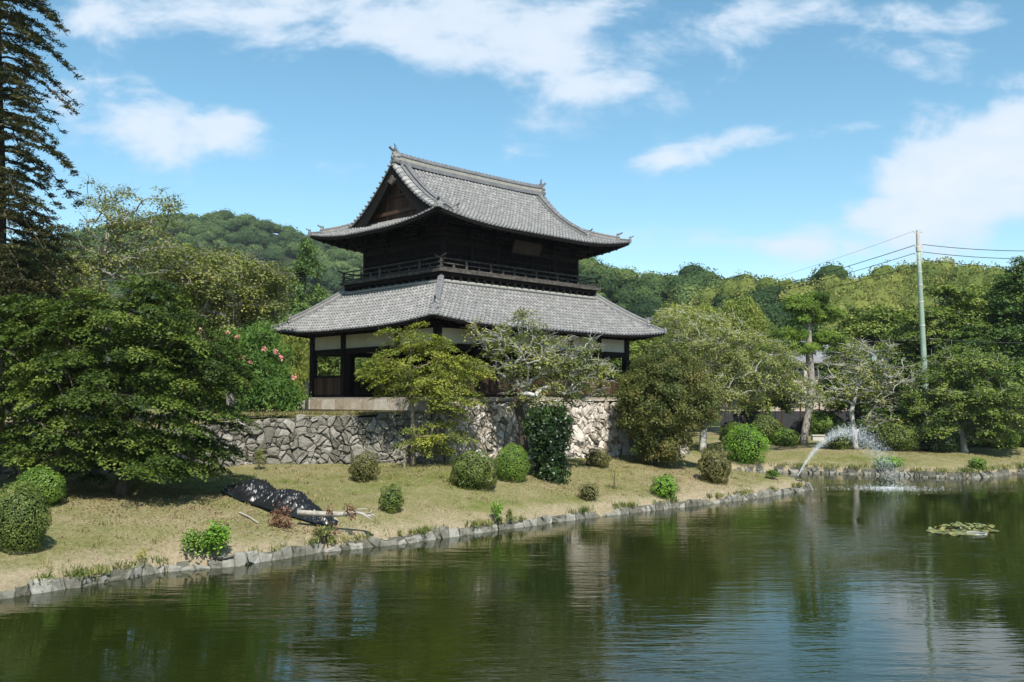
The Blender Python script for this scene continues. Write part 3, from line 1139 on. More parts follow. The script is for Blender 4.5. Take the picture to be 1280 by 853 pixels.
# descending ridges, verge tiles and hip ridges
for sx in (-1, 1):
    for sy in (-1, 1):
        ds = np.linspace(.25, B1 - 1.35, 16)
        y = sy * ds
        x = np.full(16, sx * 5.42)
        z = roof_z(UP, x, y, 'long')
        ridge_obj('descending_ridge', np.stack([x, y, z + .02], 1), .15, .34, gate)
        onigawara(gate, (sx * 5.42, y[-1] + sy * .06, z[-1] + .05), sy * PI / 2, .55)
        # second, outer verge ridge
        ds = np.linspace(.2, B1 - 2.0, 16)
        y = sy * ds
        x = np.full(16, sx * 5.74)
        z = roof_z(UP, x, y, 'long')
        ridge_obj('verge_ridge', np.stack([x, y, z + .02], 1), .09, .20, gate, bands=False)
        # cross-laid verge tiles
        m = MB()
        k = 0
        q = .15
        while q < B1 - 1.75:
            yy = sy * q
            y2 = sy * (q + .27)
            z1 = float(roof_z(UP, np.array(6.0), np.array(yy), 'long'))
            z2 = float(roof_z(UP, np.array(6.0), np.array(y2), 'long'))
            rv = random.uniform(.4, 1)
            V = [(sx * 5.84, yy, z1 + .13), (sx * 5.84, y2, z2 + .16), (sx * 6.05, y2, z2 + .14), (sx * 6.05, yy, z1 + .11),
                 (sx * 6.24, yy, z1 + .03), (sx * 6.24, y2, z2 + .06), (sx * 6.26, y2, z2 - .10), (sx * 6.26, yy, z1 - .13)]
            fs = [(0, 1, 2, 3), (3, 2, 5, 4), (4, 5, 6, 7)]
            m.add(V, fs, 0, rv)
            zz = (z1 + z2) / 2
            m.tube([(sx * 6.16, yy, z1 + .05), (sx * 6.36, yy, z1 - .02)], .065, 6, rnd=.5)
            q += .27
        m.build('verge_tiles', MAT['tile'], gate)
        # hip ridges of the upper roof
        d = np.linspace(-.02, dv + .65, 14)
        hx = sx * (A1 - d)
        hy = sy * (B1 - d)
        z = UP['h'] + UP['k1'] * d + UP['k2'] * d * d + lift(np.maximum(d, 0), UP['L'], UP['Lc'])
        P = np.stack([hx, hy, z + .03], 1)
        ridge_obj('hip_ridge', P[3:], .15, .30, gate)
        ridge_obj('hip_ridge_foot', P[:4], .12, .18, gate, bands=False)
        ang = math.atan2(sy, sx)
        onigawara(gate, tuple(P[3] + np.array([0, 0, .03])), ang, .55, spike=True)
        onigawara(gate, tuple(P[0] + np.array([0, 0, .0])), ang, .42, spike=True)
        # hip ridges of the lower roof
        d = np.linspace(-.02, 3.15, 18)
        hx = sx * (A2 - d)
        hy = sy * (B2 - d)
        z = LO['h'] + LO['k1'] * d + LO['k2'] * d * d + lift(np.maximum(d, 0), LO['L'], LO['Lc'])
        P = np.stack([hx, hy, z + .03], 1)
        ridge_obj('hip_ridge', P[4:], .16, .32, gate)
        ridge_obj('hip_ridge_foot', P[:5], .12, .18, gate, bands=False)
        onigawara(gate, tuple(P[4] + np.array([0, 0, .03])), ang, .6)
        onigawara(gate, tuple(P[0] + np.array([0, 0, 0.])), ang, .42, spike=False)
# band of ridge tiles where the lower roof meets the balcony
d = 3.05
for sd_ in range(4):
    A, B = A2 - d, B2 - d
    z = LO['h'] + LO['k1'] * d + LO['k2'] * d * d
    a, b = [((-A, -B), (A, -B)), ((A, B), (-A, B)), ((-A, B), (-A, -B)), ((A, -B), (A, B))][sd_]
    P = [(a[0] + (b[0] - a[0]) * q, a[1] + (b[1] - a[1]) * q, z + .03) for q in np.linspace(0, 1, 12)]
    m = MB()
    m.loft(P, [(-.13, -.1), (-.13, .10), (-.05, .12), (0, .17), (.05, .12), (.13, .10), (.13, -.1)], mat=0, rnd=.9)
    m.loft(P, [(-.16, -.02), (-.16, .03), (.16, .03), (.16, -.02)], mat=1, rnd=.2)
    m.build('apron_ridge', [MAT['mortar'], MAT['tile_dark']], gate)

# gables -------------------------------------------------------------------
for sx in (-1, 1):
    zb = float(roof_z(UP, np.array(sx * XG), np.array(0.), 'short'))
    yb = 3.55
    m = MB()                                     # board wall: one board per strip
    yy = np.arange(-yb, yb + .01, .21)
    for a, b in zip(yy[:-1], yy[1:]):
        za = float(roof_z(UP, np.array(0.), np.array(a), 'long')) - .12
        zb2 = float(roof_z(UP, np.array(0.), np.array(b), 'long')) - .12
        xo = sx * (XG + .02 + random.uniform(0, .03))
        m.add([(xo, a + .008, zb - .1), (xo, b - .008, zb - .1), (xo, b - .008, max(zb, zb2)), (xo, a + .008, max(zb, za))], [(0, 1, 2, 3)], 0, random.random())
    m.box((sx * (XG + .0), 0, zb + .06), (.04, 2 * yb, .5), mat=0, rnd=.1)
    g = m.build('gable_wall', MAT['wood_brown'], gate)
    m = MB()
    m.box((sx * (XG + .12), 0, zb + .42), (.16, 2 * yb - 1.0, .20), rnd=.6)
    m.box((sx * (XG + .10), 0, zb + 1.35), (.14, 2.9, .18), rnd=.4)
    m.box((sx * (XG + .10), 0, zb + 2.0), (.14, .26, 1.3), rnd=.4)
    m.build('gable_beam', MAT['wood_brown'], g)
    for sy in (-1, 1):
        ds = np.linspace(0, B1 - 1.95, 18)
        y = sy * ds
        z = roof_z(UP, np.full(18, 0.), y, 'long') - .22
        wgt = .58 + .26 * (ds / ds[-1])
        m = MB()
        V = []
        for i in range(18):
            for xx in (XV - .05, XV + .04):
                V += [(sx * xx, y[i], z[i] + .20), (sx * xx, y[i], z[i] - wgt[i])]
        P = np.array(V).reshape(18, 4, 3)[:, [0, 2, 3, 1]]
        Pc = np.concatenate([P, P[:, :1]], 1)
        m.grid(Pc, rnd=.1)
        m.add(P[-1], [(0, 1, 2, 3)], 0, .1)
        m.build('barge_board', MAT['wood_dark'], gate)
    # carved pendant
    m = MB()
    out = [(0, -.95), (.10, -.78), (.26, -.80), (.40, -.62), (.62, -.60), (.70, -.42), (.50, -.34), (.34, -.38), (.24, -.15), (.10, .0), (0, .05)]
    out = out + [(-a, b) for a, b in out[-2:0:-1]]
    n = len(out)
    zt = float(roof_z(UP, np.array(0.), np.array(0.), 'long')) - .72
    V = [(sx * (XV - .02), a * .6, zt + b * .62) for a, b in out] + [(sx * (XV + .09), a * .55, zt + b * .58) for a, b in out]
    m.add(V, [(i, (i + 1) % n, n + (i + 1) % n, n + i) for i in range(n)], 0, .9)
    b0 = m.n - len(V)
    m.add([v for v in V[n:]], [list(range(n))], 0, 1.0)
    m.build('gable_pendant', MAT['wood_rail'], gate)

# body ---------------------------------------------------------------------
m = MB()
x0 = A5 + .62
y0 = B5 + .62
m.box((0, 0, -.46), (2 * x0, 2 * y0, .90), rnd=.15)
uu = np.arange(-x0, x0, 1.35)
for a in uu:
    L_ = min(1.33, x0 - a)
    for s in (-1, 1):
        m.box((a + L_ / 2, s * (y0 + .02), -.30), (L_ - .02, .10, .56), rnd=random.random())
for a in np.arange(-y0, y0, 1.25):
    L_ = min(1.23, y0 - a)
    for s in (-1, 1):
        m.box((s * (x0 + .02), a + L_ / 2, -.30), (.10, L_ - .02, .56), rnd=random.random())
m.build('stone_podium', MAT['stone_pale'], gate)
m = MB()
m.box((0, 0, .04), (2 * A5 + .5, 2 * B5 + .5, .12), rnd=.8)
m.build('ground_sill', MAT['wood_grey'], gate)

bx = [-A5, -A5 + .176 * 2 * A5, -A5 + .342 * 2 * A5, A5 - .342 * 2 * A5, A5 - .176 * 2 * A5, A5]
by = [-B5, -B5 + .281 * 2 * B5, B5 - .281 * 2 * B5, B5]
cols = [(x, y) for x in bx for y in (-B5, B5)] + [(x, y) for x in (-A5, A5) for y in by[1:3]]
cols_in = [(x, y) for x in bx[1:-1] for y in by[1:3]]
for (x, y) in cols + cols_in:
    m = MB()
    edge = (x, y) in cols
    w = .165
    if edge:
        m.box((x, y, 2.0), (w * 2, w * 2, 3.8), rnd=.4)
        m.box((x, y, .16), (w * 2 + .14, w * 2 + .14, .14), rnd=.4)
    else:
        m.tube([(x, y, .1), (x, y, 5.6)], .22, 12, rnd=.3)
    m.build('column', MAT['wood_dark'], gate)


def bay(p, q, kind):
    """one bay of the ground floor wall between two column centres"""
    p, q = np.array(p, float), np.array(q, float)
    L_ = np.linalg.norm(q - p)
    d = (q - p) / L_
    n = np.array([d[1], -d[0]])
    a = p + d * .165
    b = q - d * .165
    mid = (a + b) / 2
    rz = math.atan2(d[1], d[0])
    w = np.linalg.norm(b - a)
    m = MB()
    m.box((*mid, 3.24), (w, .07, .80), rz, rnd=.5)
    m.build('plaster_panel', MAT['plaster'], gate)
    m = MB()
    m.box((*mid, 2.70), (w, .20, .30), rz, rnd=.3)
    m.build('tie_beam', MAT['wood_dark'], gate)
    m = MB()
    m.box((*mid, 3.68), (w, .22, .14), rz, rnd=.3)
    m.build('wall_plate', MAT['wood_dark'], gate)
    if kind != 'open':
        m = MB()
        m.box((*mid, 1.27), (w, .17, .13), rz, rnd=.5)
        m.build('window_sill', MAT['wood_dark'], gate)
        m = MB()
        m.box((*mid, .17), (w, .19, .14), rz, rnd=.6)
        m.build('foot_beam', MAT['wood_dark'], gate)
    if kind != 'open':
        m = MB()
        k = max(3, int(w / .28))
        for i in range(k):
            c = a + d * w * (i + .5) / k
            m.box((c[0], c[1], .72), (w / k - .012, .06 + random.uniform(0, .02), 1.0), rz, rnd=random.random())
        for i in range(1, k, 3):
            c = a + d * w * i / k + n * .045
            m.box((c[0], c[1], .72), (.07, .05, 1.0), rz, rnd=.2)
        m.build('wainscot_boards', MAT['wood_brown'], gate)


for i in range(5):
    bay((bx[i], -B5), (bx[i + 1], -B5), 'wall')
    bay((bx[i + 1], B5), (bx[i], B5), 'wall' if i != 2 else 'open')
for i in range(3):
    bay((-A5, by[3 - i]), (-A5, by[2 - i]), 'wall' if i != 1 else 'open')
    bay((A5, by[i]), (A5, by[i + 1]), 'wall' if i != 1 else 'open')
# inner screen walls and ceiling keep the hall dark
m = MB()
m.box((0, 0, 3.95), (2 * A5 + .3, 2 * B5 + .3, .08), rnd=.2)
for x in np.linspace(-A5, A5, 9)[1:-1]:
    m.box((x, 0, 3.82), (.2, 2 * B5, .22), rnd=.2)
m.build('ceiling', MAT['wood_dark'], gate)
m = MB()
m.box((bx[1] + 1.2, by[2] - .1, 1.35), (2.1, .12, 2.5), rnd=.2)
m.box((bx[1] + 1.2, by[2] - .45, .5), (2.3, .6, .8), rnd=.2)
m.box((0, by[2], 1.9), (bx[3] - bx[2], .10, 3.5), rnd=.2)
m.box((bx[4] - 1.1, by[2], 1.2), (1.9, .12, 2.2), rnd=.2)
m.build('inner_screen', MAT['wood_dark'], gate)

# upper storey
m = MB()
m.box((0, 0, 6.1), (2 * A4 - .1, 2 * B4 - .1, 2.2), rnd=.2)
m.box((0, 0, 7.95), (2 * A4 - .16, 2 * B4 - .16, 3.3), rnd=.1)
m.build('upper_wall', MAT['wood_dark'], gate)
ux = [-A4 + q * 2 * A4 for q in (0, .19, .37, .63, .81, 1)]
uy = [-B4 + q * 2 * B4 for q in (0, .30, .70, 1)]
ucols = [(x, s * B4) for x in ux for s in (-1, 1)] + [(s * A4, y) for y in uy[1:3] for s in (-1, 1)]
for (x, y) in ucols:
    m = MB()
    m.tube([(x, y, 6.75), (x, y, 9.2)], .17, 10, rnd=.5)
    m.build('upper_column', MAT['wood_dark'], gate)


def ubay(p, q):
    p, q = np.array(p, float), np.array(q, float)
    L_ = np.linalg.norm(q - p)
    d = (q - p) / L_
    n = np.array([d[1], -d[0]])
    mid = (p + q) / 2 + n * .02
    rz = math.atan2(d[1], d[0])
    m = MB()
    for z, h in ((7.0, .22), (7.95, .12), (8.55, .24), (9.0, .16)):
        m.box((*(mid + n * .05), z), (L_ - .3, .14, h), rz, rnd=.6)
    k = int(L_ / .16)
    for i in range(1, k):
        c = p + d * L_ * i / k + n * .03
        m.box((c[0], c[1], 8.2), (.05, .06, .5), rz, rnd=.7)
    for i in range(1, 4):
        c = p + d * L_ * i / 4 + n * .04
        m.box((c[0], c[1], 7.5), (.09, .07, .9), rz, rnd=.5)
    m.build('lattice_window', MAT['wood_dark'], gate)


for i in range(5):
    ubay((ux[i], -B4), (ux[i + 1], -B4))
    ubay((ux[i + 1], B4), (ux[i], B4))
for i in range(3):
    ubay((-A4, uy[3 - i]), (-A4, uy[2 - i]))
    ubay((A4, uy[i]), (A4, uy[i + 1]))


def bracket(x, y, nx, ny, z, s=1.0):
    m = MB()
    tx, ty = -ny, nx
    rz = math.atan2(ty, tx)
    for k, (o, zz, L_) in enumerate(((.06, 0, .5), (.32, .20, .9), (.62, .40, 1.2))):
        cx_, cy_ = x + nx * o * s, y + ny * o * s
        m.box((cx_, cy_, z + zz * s), (L_ * s, .13 * s, .13 * s), rz, rnd=.5)
        for t_ in (-.42, 0, .42):
            m.box((cx_ + tx * t_ * L_ * s, cy_ + ty * t_ * L_ * s, z + (zz + .10) * s), (.17 * s, .17 * s, .10 * s), rz, rnd=.8, taper=1.15)
        m.bar((x, y, z + (zz + .02) * s), (x + nx * (o + .25) * s, y + ny * (o + .25) * s, z + (zz + .02) * s), .11 * s, .14 * s, rnd=.6)
    m.build('bracket_set', MAT['wood_dark'], gate)


for x in ux:
    bracket(x, -B4 - .05, 0, -1, 8.72)
for y in uy:
    bracket(-A4 - .05, y, -1, 0, 8.72)
for q in ux[1:-1]:
    bracket(q, B4 + .05, 0, 1, 8.72)
for q in uy[1:-1]:
    bracket(A4 + .05, q, 1, 0, 8.72)

# name board under the front eave
m = MB()
m.bar((-1.1, -B4 - 1.05, 8.62), (1.1, -B4 - 1.05, 8.62), .08, .72, rnd=.5, up=(0, -.35, 1))
nb = m.build('name_board', MAT['plaque'], gate)
m = MB()
for z_, y_ in ((8.25, .93), (8.99, 1.2)):
    m.bar((-1.2, -B4 - y_, z_), (1.2, -B4 - y_, z_), .12, .08, rnd=.3)
for x_ in (-1.17, 1.17):
    m.bar((x_, -B4 - .94, 8.25), (x_, -B4 - 1.19, 8.99), .10, .08, rnd=.3, up=(1, 0, 0))
m.build('board_frame', MAT['wood_dark'], nb)

# balcony
m = MB()
for (w_, z_, h_) in ((0, 6.77, .12), (.14, 6.62, .16)):
    m.box((0, 0, z_), (2 * (A3 - w_), 2 * (B3 - w_), h_), rnd=.5)
for x in np.linspace(-A3 + .3, A3 - .3, 22):
    for s in (-1, 1):
        m.box((x, s * (B3 - .62), 6.46), (.12, 1.1, .14), rnd=.3)
for y in np.linspace(-B3 + .3, B3 - .3, 15):
    for s in (-1, 1):
        m.box((s * (A3 - .62), y, 6.46), (1.1, .12, .14), rnd=.3)
bal = m.build('balcony_deck', MAT['wood_dark'], gate)
m = MB()
for s in (-1, 1):
    m.box((0, s * (B3 + .03), 6.79), (2 * A3 + .12, .05, .17), rnd=.8)
    m.box((s * (A3 + .03), 0, 6.79), (.05, 2 * B3, .17), rnd=.8)
m.build('deck_edge_board', MAT['wood_rail'], bal)
ra, rb = A3 - .12, B3 - .12
m = MB()
for z_, w_, e_ in ((6.92, .10, .12), (7.17, .075, .16), (7.43, .085, .42)):
    for s in (-1, 1):
        for (p, q, dx, dy) in (((-ra, s * rb), (ra, s * rb), 1, 0), ((s * ra, -rb), (s * ra, rb), 0, 1)):
            zz = z_ + (.0 if dx else w_ * .6)
            pts = [(p[0] - dx * e_, p[1] - dy * e_, zz + e_ * .32), (p[0] - dx * e_ * .4, p[1] - dy * e_ * .4, zz + e_ * .08), (p[0], p[1], zz), (q[0], q[1], zz), (q[0] + dx * e_ * .4, q[1] + dy * e_ * .4, zz + e_ * .08), (q[0] + dx * e_, q[1] + dy * e_, zz + e_ * .32)]
            m.tube(pts, w_ / 2, 6, rnd=.7)
rail = m.build('railing', MAT['wood_rail'], bal)
for s in (-1, 1):
    for i, x in enumerate(np.linspace(-ra, ra, 15)):
        tall = i % 2 == 0
        mm = MB()
        mm.box((x, s * rb, 7.14 if tall else 7.02), (.10 if tall else .15, .09, .5 if tall else .26), rnd=random.random(), taper=1.0 if tall else .6)
        mm.build('baluster', MAT['wood_rail'], rail)
    for i, y in enumerate(np.linspace(-rb, rb, 11)):
        if i in (0, 10):
            continue
        tall = i % 2 == 0
        mm = MB()
        mm.box((s * ra, y, 7.14 if tall else 7.02), (.09, .10 if tall else .15, .5 if tall else .26), rnd=random.random(), taper=1.0 if tall else .6)
        mm.build('baluster', MAT['wood_rail'], rail)

# ------------------------------------------------------------------ vegetation


def leaves(mb, C, Nrm, size, aspect=.55, mat=0, rnd=None, droop=0.0):
    """one small lozenge leaf per centre"""
    C = np.asarray(C)
    n = len(C)
    if n == 0:
        return
    Nrm = Nrm / (np.linalg.norm(Nrm, axis=1, keepdims=True) + 1e-9)
    r = RNG.normal(0, 1, (n, 3))
    a = np.cross(Nrm, r)
    a /= np.linalg.norm(a, axis=1, keepdims=True) + 1e-9
    b = np.cross(Nrm, a)
    L = (size * RNG.uniform(.65, 1.25, n))[:, None] / 2
    W = L * aspect
    a2 = a - np.array([0, 0, droop])
    V = np.stack([C - a * L, C + b * W + a * L * .1, C + a2 * L, C - b * W + a * L * .1], 1).reshape(-1, 3)
    f = np.arange(4 * n).reshape(n, 4)
    if rnd is None:
        rnd = RNG.uniform(0, 1, n)
    mb.add(V, f, mat, rnd)


def grow(trunk, rtrunk, tips, rtip=.02, bend=.25, sub=4, up=.15, nseg=6, mb=None, wob=.1, levelpen=1.3):
    """limbs from a trunk polyline to every tip; returns the mesh builder and limb paths"""
    P = []
    par = []
    tr = np.asarray(trunk, float)
    m = 14
    cum = np.concatenate([[0], np.cumsum(np.linalg.norm(np.diff(tr, axis=0), axis=1))])
    tt = np.linspace(0, cum[-1], m)
    for i, q in enumerate(tt):
        P.append([np.interp(q, cum, tr[:, k]) for k in range(3)])
        par.append(i - 1)
    start_ok = int(m * .3)
    P = [np.array(p) for p in P]
    chains = []
    T = np.asarray(tips, float)
    trunkP = np.array(P)
    d0 = np.array([np.min(np.linalg.norm(trunkP - t, axis=1)) for t in T])
    for k in np.argsort(d0):
        t = T[k]
        A = np.array(P[start_ok:])
        dv = t - A
        d = np.linalg.norm(dv, axis=1) + levelpen * np.maximum(0, -(dv[:, 2]) + .1) 
        j = int(np.argmin(d)) + start_ok
        p0 = P[j]
        prev = j
        ch = [j]
        L_ = np.linalg.norm(t - p0)
        side = RNG.normal(0, 1, 3)
        side[2] *= .4
        side *= bend * L_ * .35
        for q in range(1, sub + 1):
            w = q / sub
            c = p0 + (t - p0) * w + side * math.sin(PI * w) + np.array([0, 0, up * L_ * math.sin(PI * w)]) * .5
            if q < sub:
                c = c + RNG.normal(0, .03 * L_ / sub + .01, 3)
            P.append(c)
            par.append(prev)
            prev = len(P) - 1
            ch.append(prev)
        chains.append(ch)
    cnt = np.zeros(len(P))
    for ch in chains:
        cnt[ch[-1]] += 1
    for i in range(len(P) - 1, 0, -1):
        if par[i] >= 0:
            cnt[par[i]] += cnt[i]
    cnt = np.maximum(cnt, 1)
    rad = rtip * cnt ** .46
    k = rtrunk / max(rad[0], 1e-6)
    rad = rad * np.where(cnt > 1, min(k, 3) ** (np.log(cnt) / np.log(cnt[0] + 1)), 1)
    mb = mb or MB()
    tp = np.array(P[:m])
    tr_r = np.maximum(rad[:m], rtrunk * np.linspace(1, .35, m))
    tr_r[0] *= 1.35
    mb.tube(tp, tr_r, 9, rnd=.5, wob=wob, mat=1)
    for ch in chains:
        rr = rad[ch].copy()
        rr[0] = min(rr[0], rr[1] * 1.3) if len(rr) > 1 else rr[0]
        rr[-1] *= .6
        mb.tube(np.array([P[i] for i in ch]), rr, nseg, rnd=random.random(), cap=False)
    return mb


def sample_tips(envs, n, mind, shell=.45):
    """tuft centres inside a union of ellipsoids (cx, cy, cz, rx, ry, rz)"""
    envs = np.array(envs, float)
    vol = envs[:, 3] * envs[:, 4] * envs[:, 5]
    pr = vol ** .75 / (vol ** .75).sum()
    out = np.zeros((0, 3))
    tries = 0
    while len(out) < n and tries < n * 30:
        tries += 1
        e = envs[RNG.choice(len(envs), p=pr)]
        d = RNG.normal(0, 1, 3)
        d /= np.linalg.norm(d)
        r = RNG.uniform(0, 1) ** shell
        p = e[:3] + d * r * e[3:6]
        if len(out) == 0 or np.min(np.linalg.norm((out - p) * np.array([1, 1, 1.5]), axis=1)) > mind:
            out = np.vstack([out, p])
    return out


def tuft(c, n, R_, T_, outv, flat=1.0, droopk=.35):
    """leaf centres and normals of one flattened spray"""
    a = RNG.uniform(0, 2 * PI, n)
    r = R_ * np.sqrt(RNG.uniform(0, 1, n)) * (1 + .3 * np.sin(3 * a + RNG.uniform(0, 6)))
    x = r * np.cos(a)
    y = r * np.sin(a)
    z = RNG.normal(0, T_, n) - droopk * (r / R_) ** 2 * R_ * .5
    P = np.stack([x, y, z], 1)
    tilt = outv * .35
    P[:, 2] -= (x * tilt[0] + y * tilt[1])
    Nn = RNG.normal(0, .45, (n, 3)) + np.array([0, 0, 1.0]) * flat + outv * .25
    Nn[:, :2] += P[:, :2] / R_ * .4
    return P + c, Nn


def make_tree(name, label, cat, base, trunk, rtrunk, envs, ntuft, per, R_, T_, lsize, lmat, bark, group=None, rtip=.018, aspect=.6, mind=.5,
              flat=1.0, twigs=0, twr=.012, shell=.45, bend=.25, up=.15, droop=.35, sparse=0.0, rnd_by_h=0.0, leaf_droop=0.0, start=None, tone_span=.7, tips_extra=None, bark2=None):
    base = np.array(base, float)
    e = empty(name, tuple(base), 0, label, cat, group)
    tips = sample_tips(envs, ntuft, mind, shell)
    if tips_extra is not None:
        tips = np.vstack([tips, np.array(tips_extra, float)])
    mb = grow(trunk, rtrunk, tips, rtip, bend, up=up)
    cen = tips.mean(0)
    lb = MB()
    allC, allN, allR = [], [], []
    for t in tips:
        ov = t - cen
        ov[2] *= .3
        ov = ov / (np.linalg.norm(ov) + 1e-6)
        k = RNG.uniform(.7, 1.25)
        for q in range(twigs):
            dv = RNG.normal(0, 1, 3)
            dv[2] = abs(dv[2]) * .5 - .1
            dv = dv / np.linalg.norm(dv) * R_ * RNG.uniform(.6, 1.3) + ov * R_ * .4
            mid = t + dv * .5 + RNG.normal(0, .06, 3)
            mb.tube([t, mid, t + dv], [twr, twr * .8, twr * .45], 3, rnd=random.random(), cap=False)
        if RNG.uniform() < sparse:
            continue
        C, Nn = tuft(t, int(per * k * 1.7), R_ * k * 1.08, T_, ov, flat, droop)
        allC.append(C)
        allN.append(Nn)
        tone = RNG.uniform(0, 1)
        allR.append(np.clip(tone * tone_span + RNG.uniform(0, 1, len(C)) * (1 - tone_span), 0, 1))
    C = np.concatenate(allC)
    leaves(lb, C, np.concatenate(allN), lsize * 1.25, aspect, rnd=np.concatenate(allR), droop=leaf_droop)
    mb.build('trunk', [MAT[bark], MAT[bark2 or bark]], e, smooth=True)
    lb.build('crown', MAT[lmat], e)
    return e


def copy_thing(o, loc, rz=0.0, sc=1.0, label=None, group=None, scz=None):
    c = o.copy()
    COL.objects.link(c)
    c.location = loc
    c.rotation_euler = (0, 0, rz)
    c.scale = (sc, sc, scz or sc)
    if label:
        c['label'] = label
    if group:
        c['group'] = group
    for ch in list(o.children):
        d_ = ch.copy()
        COL.objects.link(d_)
        d_.parent = c
    return c


# hills -------------------------------------------------------------------


def hill(sil, Dr, D0, xr, crown_h, mat_soil, name_):
    """ridge whose skyline follows measured bearings; returns the height function"""
    sx_ = np.array([(a - 640) / F * Dr for a, b in sil])
    sz_ = np.array([EZ + (YH - b) / F * Dr - crown_h for a, b in sil])

    def h(x, y):
        x = np.asarray(x, float)
        y = np.asarray(y, float)
        zr_ = np.interp(x, sx_, sz_)
        t_ = np.clip((y - D0) / (Dr - D0), 0, None)
        prof = np.where(t_ < 1, np.clip(t_, 0, 1) * (1.35 - .35 * np.clip(t_, 0, 1)), np.clip(1 - (t_ - 1) ** 2 * .8, 0, 1))
        z = 1.0 + (zr_ - 1.0) * prof
        z = z + (8 * np.array([mnoise.noise(Vector((a / 60, b / 60, 2.))) for a, b in zip(x.ravel(), y.ravel())]).reshape(x.shape)) * np.clip(t_, 0, 1) * np.clip(1 - t_, 0, 1) * 4 * (Dr / 600)
        return z
    gx = np.linspace(xr[0], xr[1], 110)
    gy = np.linspace(D0, Dr * 1.9 - D0 * .9, 50)
    Xh, Yh = np.meshgrid(gx, gy, indexing='ij')
    Zh = h(Xh, Yh) + 0.0
    Zh[:, 0] = -2
    Zh[:, -1] = -2
    m_ = MB()
    m_.grid(np.stack([Xh, Yh, Zh], -1), rnd=.5)
    tag(m_.build(name_, MAT[mat_soil], smooth=True), kind='structure')
    return h


def forest(h, xr, yr, step, rad, nq, q, mat, keep=None, squash=.8, name_='forest', label='', bristle=False):
    cs = []
    xx = xr[0]
    while xx < xr[1]:
        yy = yr[0]
        while yy < yr[1]:
            cs.append((xx + RNG.uniform(-.5, .5) * step, yy + RNG.uniform(-.5, .5) * step))
            yy += step
        xx += step
    cs = np.array(cs)
    if keep is not None:
        cs = cs[keep(cs[:, 0], cs[:, 1])]
    zz = h(cs[:, 0], cs[:, 1])
    r = rad * RNG.uniform(.6, 1.35, len(cs))
    tone = RNG.uniform(0, 1, len(cs))
    n = len(cs)
    d = RNG.normal(0, 1, (n, nq, 3))
    d[:, :, 2] = np.abs(d[:, :, 2]) * .9 - .25
    d /= np.linalg.norm(d, axis=2, keepdims=True)
    lob = 1 + .12 * np.sin(d[:, :, 0] * 5 + RNG.uniform(0, 6, (n, 1))) * np.cos(d[:, :, 1] * 5 + RNG.uniform(0, 6, (n, 1)))
    rr = r[:, None] * lob * RNG.uniform(.82, 1.0, (n, nq))
    C = np.stack([cs[:, 0:1] + d[:, :, 0] * rr, cs[:, 1:2] + d[:, :, 1] * rr, zz[:, None] + r[:, None] * .6 + d[:, :, 2] * rr * squash], -1)
    Nn = d + RNG.normal(0, .28, d.shape)
    if bristle:
        Nn = RNG.normal(0, 1, d.shape) * np.array([1, 1, .3]) + d * .5
    rn = np.clip(tone[:, None] * .75 + RNG.uniform(0, .25, (n, nq)), 0, 1)
    m_ = MB()
    leaves(m_, C.reshape(-1, 3), Nn.reshape(-1, 3), q, .75, rnd=rn.ravel())
    th, ph_ = np.meshgrid(np.linspace(0, PI * .72, 5), np.linspace(0, 2 * PI, 9), indexing='ij')
    S = np.stack([np.sin(th) * np.cos(ph_), np.sin(th) * np.sin(ph_), np.cos(th) * squash], -1).reshape(-1, 3)
    V = np.stack([cs[:, 0], cs[:, 1], zz + r * .6], 1)[:, None, :] + S[None] * (r * .80)[:, None, None]
    ii, jj = np.meshgrid(np.arange(4), np.arange(8), indexing='ij')
    ff_ = np.stack([ii * 9 + jj, (ii + 1) * 9 + jj, (ii + 1) * 9 + jj + 1, ii * 9 + jj + 1], -1).reshape(-1, 4)
    Fc = (ff_[None] + 45 * np.arange(n)[:, None, None]).reshape(-1, 4)
    m_.add(V.reshape(-1, 3), Fc, 0, np.repeat(tone * .3, 32))
    o = m_.build(name_, MAT[mat])
    o['kind'] = 'stuff'
    o['label'] = label
    o['category'] = 'forest'
    return o


hA = hill([(-500, 330), (-200, 300), (60, 300), (130, 283), (200, 268), (265, 261), (310, 266), (350, 279), (400, 297), (455, 312), (520, 325),
           (640, 330), (722, 322), (760, 334), (850, 336), (950, 350), (1100, 370), (1700, 400)], 620, 330, (-640, 560), 8.0, 'hill_soil', 'hill')
forest(hA, (-420, 60), (400, 650), 10.5, 5.8, 200, 1.15, 'hill_leaf_far', name_='forest', label='blue green forest covering the far hill behind the temple gate')
hB = hill([(300, 420), (560, 350), (640, 330), (700, 322), (735, 321), (760, 333), (790, 336), (850, 333), (885, 332), (905, 338), (935, 352), (1000, 380), (1300, 400)],
          300, 170, (-120, 190), 6.6, 'hill_soil', 'hill')
forest(hB, (-10, 110), (195, 315), 8.2, 4.7, 460, .66, 'hill_leaf', name_='forest', label='dark green broadleaf forest on the hill right of the temple gate')
hC = hill([(760, 460), (830, 400), (890, 360), (935, 351), (965, 346), (1000, 344), (1040, 338), (1055, 338), (1075, 345), (1110, 334), (1145, 327), (1190, 328), (1230, 340), (1300, 350), (1500, 360), (1900, 420)],
          215, 120, (0, 260), 4.6, 'hill_soil', 'hill')
bam = lambda x, y: (np.array([mnoise.noise(Vector((a / 26, b / 26, 9.))) for a, b in zip(x, y)]) + .25 * np.exp(-((x - 86) / 22) ** 2)) > .02
forest(hC, (22, 125), (138, 226), 6.6, 3.9, 480, .52, 'hill_leaf', keep=lambda x, y: ~bam(x, y), name_='forest', label='dark tree clumps among the bamboo on the right hill')
